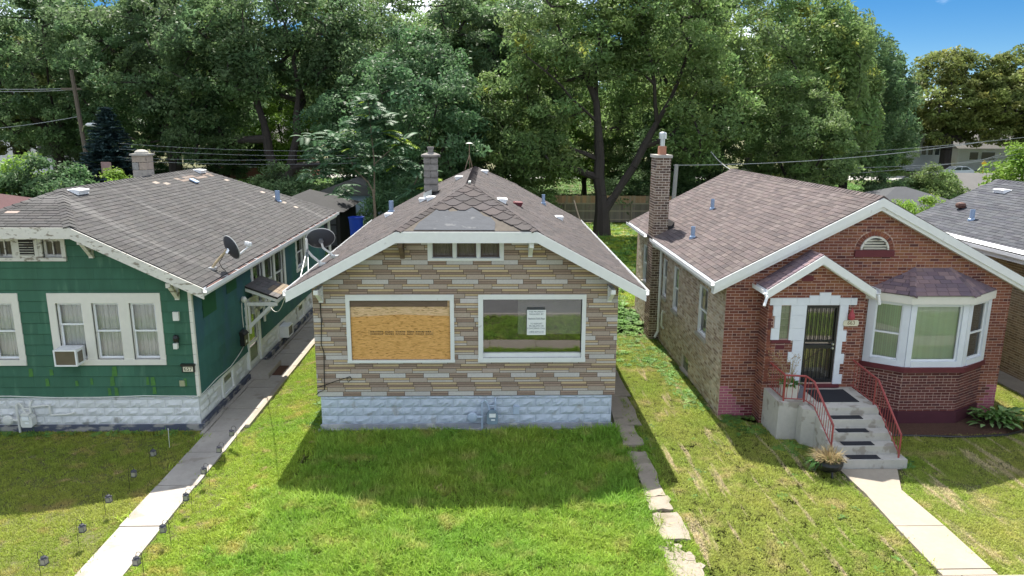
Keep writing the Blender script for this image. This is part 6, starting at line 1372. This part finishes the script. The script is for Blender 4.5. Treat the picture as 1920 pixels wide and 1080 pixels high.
def frond(p, d, L_, col):
    p = Vector(p); d = Vector(d).normalized(); s = d.cross(Vector((0, 0, 1))).normalized(); q = p.copy(); nn = 11
    for i in range(nn):
        dd = (d-Vector((0, 0, .9*(i/nn)))).normalized(); q2 = q+dd*L_/nn; l_ = L_*.26*(1-.5*abs(i/nn-.4))
        for sg in (-1, 1):
            e = q+s*sg*l_+dd*l_*.35-Vector((0, 0, l_*.25)); w_ = dd*.06
            fr.add([q-w_*.3, q.lerp(e, .5)-w_, e, q.lerp(e, .5)+w_], [(0, 1, 2, 3)], col)
        q = q2
tops = [((-6.1, 38, 8.1), 22), ((-6.05, 38, 7.2), 20), ((-7.3, 38.2, 5.7), 26), ((-7.9, 38.1, 6.3), 20), ((-8.4, 38.2, 5.4), 18), ((-4.6, 37.7, 6.1), 24), ((-5.3, 37.8, 6.5), 18), ((-4.9, 38.2, 5.2), 18), ((-3.6, 38.2, 4.7), 22), ((-3.0, 38.3, 4.0), 16), ((-6.9, 38, 7.0), 18), ((-6.6, 37.7, 4.9), 14), ((-8.9, 38.6, 4.4), 16), ((-4.2, 38.0, 3.6), 14), ((-5.4, 38.2, 7.2), 14), ((-9.3, 38.8, 6.1), 12), ((-7.6, 38.4, 3.6), 14)]
for c, n in tops:
    for i in range(n):
        a = rnd.uniform(0, 6.28); yel = rnd.random() < .05
        frond(Vector(c)+Vector((rnd.uniform(-.4, .4), rnd.uniform(-.4, .4), rnd.uniform(-.35, .3))), (math.cos(a), math.sin(a), rnd.uniform(.0, .8)), rnd.uniform(.75, 1.2), (3.6, 2.6, .5) if yel else jit((1, 1, 1), .2))
fr.build('crown', leaf_mat('frond_leaf', (.085, .165, .085), .38, .1), t)

# ================================================================== GRASS
def grass_mat(name, c1, c2, c3, straw=None, sc=.5, streak=False, trans=.4, th=.55):
    m = bpy.data.materials.new(name); m.use_nodes = True; n, l = m.node_tree.nodes, m.node_tree.links; b = n['Principled BSDF']; b.inputs['Roughness'].default_value = .6; b.inputs['Specular IOR Level'].default_value = .25
    g = n.new('ShaderNodeNewGeometry'); oi = n.new('ShaderNodeObjectInfo')
    def noise(scale, vec=None, det=4):
        x = n.new('ShaderNodeTexNoise'); x.inputs['Scale'].default_value = scale; x.inputs['Detail'].default_value = det; l.new(vec or g.outputs['Position'], x.inputs['Vector']); return x.outputs['Fac']
    def ramp(f, a, b_):
        r = n.new('ShaderNodeMapRange'); r.inputs['From Min'].default_value = a; r.inputs['From Max'].default_value = b_; l.new(f, r.inputs['Value']); return r.outputs[0]
    def mix(f, a, b_):
        x = n.new('ShaderNodeMix'); x.data_type = 'RGBA'; l.new(f, x.inputs['Factor'])
        for s, v in (('A', a), ('B', b_)):
            if isinstance(v, tuple): x.inputs[s].default_value = (*v, 1)
            else: l.new(v, x.inputs[s])
        return x.outputs['Result']
    c = mix(ramp(noise(sc), .35, .65), c1, c2); c = mix(ramp(noise(sc*3.1), th, th+.15), c, c3)
    if straw:
        if streak:
            mp_ = n.new('ShaderNodeMapping'); mp_.inputs['Scale'].default_value = (3.6, .36, 1); mp_.inputs['Rotation'].default_value = (0, 0, .06); l.new(g.outputs['Position'], mp_.inputs[0]); f = noise(1.3, mp_.outputs[0], 5)
            c = mix(ramp(f, .57, .65), c, straw)
        else: c = mix(ramp(noise(2.3), .62, .70), c, straw)
    rv = n.new('ShaderNodeMapRange'); rv.inputs['To Min'].default_value = .68; rv.inputs['To Max'].default_value = 1.32; l.new(oi.outputs['Random'], rv.inputs['Value'])
    sv = n.new('ShaderNodeVectorMath'); sv.operation = 'SCALE'; l.new(c, sv.inputs[0]); l.new(rv.outputs[0], sv.inputs['Scale'])
    l.new(sv.outputs[0], b.inputs['Base Color'])
    tr = n.new('ShaderNodeBsdfTranslucent'); l.new(sv.outputs[0], tr.inputs[0]); mi = n.new('ShaderNodeMixShader'); mi.inputs[0].default_value = trans; l.new(b.outputs[0], mi.inputs[1]); l.new(tr.outputs[0], mi.inputs[2]); l.new(mi.outputs[0], n['Material Output'].inputs['Surface'])
    return m
def tuft_col(name, m, blades, h, w, spread, lay=.5, nvar=4, wide=0):
    c = bpy.data.collections.new(name)
    for k in range(nvar):
        mb = MB()
        for i in range(blades):
            a = rnd.uniform(0, 6.28); r = spread*math.sqrt(rnd.random()); p = Vector((r*math.cos(a), r*math.sin(a), -.01)); b = rnd.uniform(0, 6.28); ln = rnd.uniform(.1, lay*2); d = Vector((math.cos(b)*ln, math.sin(b)*ln, 1)).normalized(); hh = h*rnd.uniform(.5, 1.15); s = Vector((-math.sin(b), math.cos(b), 0))*w*rnd.uniform(.7, 1.3)
            m1 = p+d*hh*.5; e = m1+(d+Vector((math.cos(b)*ln, math.sin(b)*ln, -.25))).normalized()*hh*.5
            mb.add([p-s*.5, p+s*.5, m1+s*.42, m1-s*.42, e], [(0, 1, 2, 3), (3, 2, 4)])
        for i in range(wide):
            a = rnd.uniform(0, 6.28); leaf_blade(mb, (spread*.5*math.cos(a), spread*.5*math.sin(a), .01), (math.cos(a), math.sin(a), .5), h*.6, h*.28, .4, n=3)
        me_o = mb.build(name+'_tuft', m, None); COL.objects.unlink(me_o); me_o.location = (0, 0, 0); c.objects.link(me_o)
    return c
def scatter(name, rects, coll, dens, s0, s1, seed, nsc=.8, namp=.5, z=-.012):
    mb = MB()
    for p in rects:
        if len(p) == 4 and not isinstance(p[0], tuple): x0, x1, y0, y1 = p; mb.add([(x0, y0, z), (x1, y0, z), (x1, y1, z), (x0, y1, z)], [(0, 1, 2, 3)])
        else: mb.add([(x, y, z) for x, y in p], [tuple(range(len(p)))])
    o = mb.build(name, SOIL, None, kind='stuff')
    ng = bpy.data.node_groups.new(name, 'GeometryNodeTree'); ng.interface.new_socket('Geometry', in_out='INPUT', socket_type='NodeSocketGeometry'); ng.interface.new_socket('Geometry', in_out='OUTPUT', socket_type='NodeSocketGeometry')
    N, K = ng.nodes, ng.links; gi, go = N.new('NodeGroupInput'), N.new('NodeGroupOutput')
    dp = N.new('GeometryNodeDistributePointsOnFaces'); dp.inputs['Density'].default_value = dens; dp.inputs['Seed'].default_value = seed; K.new(gi.outputs[0], dp.inputs['Mesh'])
    ci = N.new('GeometryNodeCollectionInfo'); ci.inputs['Collection'].default_value = coll; ci.inputs['Separate Children'].default_value = True; ci.inputs['Reset Children'].default_value = True
    ip = N.new('GeometryNodeInstanceOnPoints'); ip.inputs['Pick Instance'].default_value = True; K.new(dp.outputs['Points'], ip.inputs['Points']); K.new(ci.outputs[0], ip.inputs['Instance'])
    rr = N.new('FunctionNodeRandomValue'); rr.data_type = 'FLOAT_VECTOR'; rr.inputs[0].default_value = (-.12, -.12, 0); rr.inputs[1].default_value = (.12, .12, 6.28); K.new(rr.outputs[0], ip.inputs['Rotation'])
    rs = N.new('FunctionNodeRandomValue'); rs.data_type = 'FLOAT'; rs.inputs[2].default_value = s0; rs.inputs[3].default_value = s1
    po = N.new('GeometryNodeInputPosition'); tn = N.new('ShaderNodeTexNoise'); tn.inputs['Scale'].default_value = nsc; tn.inputs['Detail'].default_value = 3; K.new(po.outputs[0], tn.inputs['Vector'])
    mr = N.new('ShaderNodeMapRange'); mr.inputs['From Min'].default_value = .3; mr.inputs['From Max'].default_value = .7; mr.inputs['To Min'].default_value = 1-namp; mr.inputs['To Max'].default_value = 1+namp; K.new(tn.outputs['Fac'], mr.inputs['Value'])
    mu = N.new('ShaderNodeMath'); mu.operation = 'MULTIPLY'; K.new(rs.outputs[1], mu.inputs[0]); K.new(mr.outputs[0], mu.inputs[1]); K.new(mu.outputs[0], ip.inputs['Scale'])
    jn = N.new('GeometryNodeJoinGeometry'); K.new(gi.outputs[0], jn.inputs[0]); K.new(ip.outputs[0], jn.inputs[0]); K.new(jn.outputs[0], go.inputs[0])
    md = o.modifiers.new('scatter', 'NODES'); md.node_group = ng
    return o
GL = grass_mat('lush_grass', (.22, .40, .05), (.33, .46, .065), (.45, .47, .13))
GS = grass_mat('short_grass', (.26, .42, .045), (.38, .47, .06), (.50, .46, .12), (.58, .46, .22))
GR = grass_mat('mown_dry_grass', (.29, .39, .06), (.41, .43, .10), (.54, .47, .20), (.62, .53, .32), streak=True)
GY = grass_mat('olive_lawn', (.29, .37, .055), (.38, .41, .075), (.48, .40, .13), (.55, .43, .20))
GW = grass_mat('weed_leaves', (.12, .26, .06), (.18, .32, .07), (.24, .35, .09))
cL = tuft_col('lush', GL, 16, .19, .012, .07, .55, wide=0); cS = tuft_col('short', GS, 16, .075, .010, .07, .8); cR = tuft_col('dry', GR, 16, .07, .010, .075, .9); cY = tuft_col('olive', GY, 16, .065, .009, .075, .8); cW = tuft_col('weeds', GW, 6, .16, .012, .06, .7, wide=9)
lush = [[(-4.15, 10.16), (2.9, 10.16), (2.95, 16.03), (-3.95, 16.03), (-3.7, 14.5), (-4.1, 13.2)]]
scatter('tall_lawn_grass', lush, cL, 300, .5, 1.15, 1, .9, .5)
scatter('mixed_lawn_grass', [(-5.0, 2.9, 10.16, 16.0)], cS, 150, .8, 1.6, 21, 1.5, .6)
scatter('lawn_edge_grass', [[(-4.9, 10.16), (-4.1, 10.16), (-4.05, 13.5), (-4.5, 13.5)], (2.9, 3.1, 10.16, 16)], cL, 90, .4, .95, 22, 2.5, .8)
scatter('strip_lawn_grass', [(-5.77, -4.05, 10.16, 16.4), (-5.66, -4.02, 16.4, 27.5), (-4.05, -3.9, 15.2, 16.0)], cS, 460, .7, 1.2, 2, .8, .3)
scatter('lawn_grass', [(-20, -6.6, 10.16, 16.12)], cY, 460, .7, 1.2, 3, 1.2, .25)
scatter('lawn_grass', [[(3.42, 10.16), (7.18, 10.16), (7.18, 15.3), (6.4, 16.3), (5.6, 16.8), (5.6, 24), (3.5, 24), (3.66, 20), (3.55, 16.3), (3.4, 14.8)]], cR, 480, .7, 1.2, 4, 1.1, .25)
scatter('lawn_grass', [[(8.14, 10.16), (24, 10.16), (24, 15.4), (12.8, 15.6), (8.75, 15.45), (8.75, 14.0), (8.12, 12.9)], (12.65, 14.2, 15.6, 30)], cR, 480, .7, 1.2, 5, 1.1, .25)
scatter('gangway_weeds', [(3.9, 5.55, 20.5, 27.5), (4.9, 5.6, 17.2, 20.5)], cW, 45, .5, 1.2, 6, 1.5)
scatter('wall_weeds', [(-4.0, 2.9, 15.75, 16.0), (2.2, 2.92, 15.4, 16.0), (5.7, 6.5, 15.6, 16.7), (6.3, 7.1, 14.6, 15.3), (8.72, 8.98, 13.9, 14.3), (-12, -6.9, 15.9, 16.12), (-4.4, -3.98, 16.2, 19)], cW, 44, .5, 1.3, 7, 2)
scatter('lawn_weeds', [(-4, 2.9, 10.16, 15.7), (3.5, 7, 10.2, 24)], cW, 1.6, .3, .8, 8)
scatter('path_edge_grass', [(-6.62, -6.5, 10.16, 16), (-5.86, -5.74, 10.16, 16), (7.14, 7.26, 10.16, 13.8), (8.05, 8.16, 10.16, 12.9), (3.34, 3.5, 10.16, 18), (2.9, 3.04, 10.16, 15.8)], cS, 160, .7, 1.6, 23, 2, .7)
scatter('gap_grass', [(2.95, 3.42, 10.75, 11.28), (3.0, 3.42, 14.75, 15.1), (3.38, 3.5, 10.16, 18), (2.88, 3.0, 10.16, 15), (3.0, 3.5, 10.0, 11.3)], cL, 120, .3, .7, 9)
scatter('parkway_grass', [(-24, 24, 5.98, 9.1)], cL, 120, .5, 1, 10)
scatter('yard_grass', [(-45, 45, 30, 98), (3.0, 5.6, 24, 30)], cW, 5, 1.6, 3.0, 11); scatter('yard_grass', [(3.0, 13, 28, 53)], cS, 60, 1.4, 2.6, 12)
scatter('yard_grass', [(30, 110, 106, 116), (-60, 0, 70, 97), (30, 90, 76, 97)], cW, 2, 2, 4, 13)
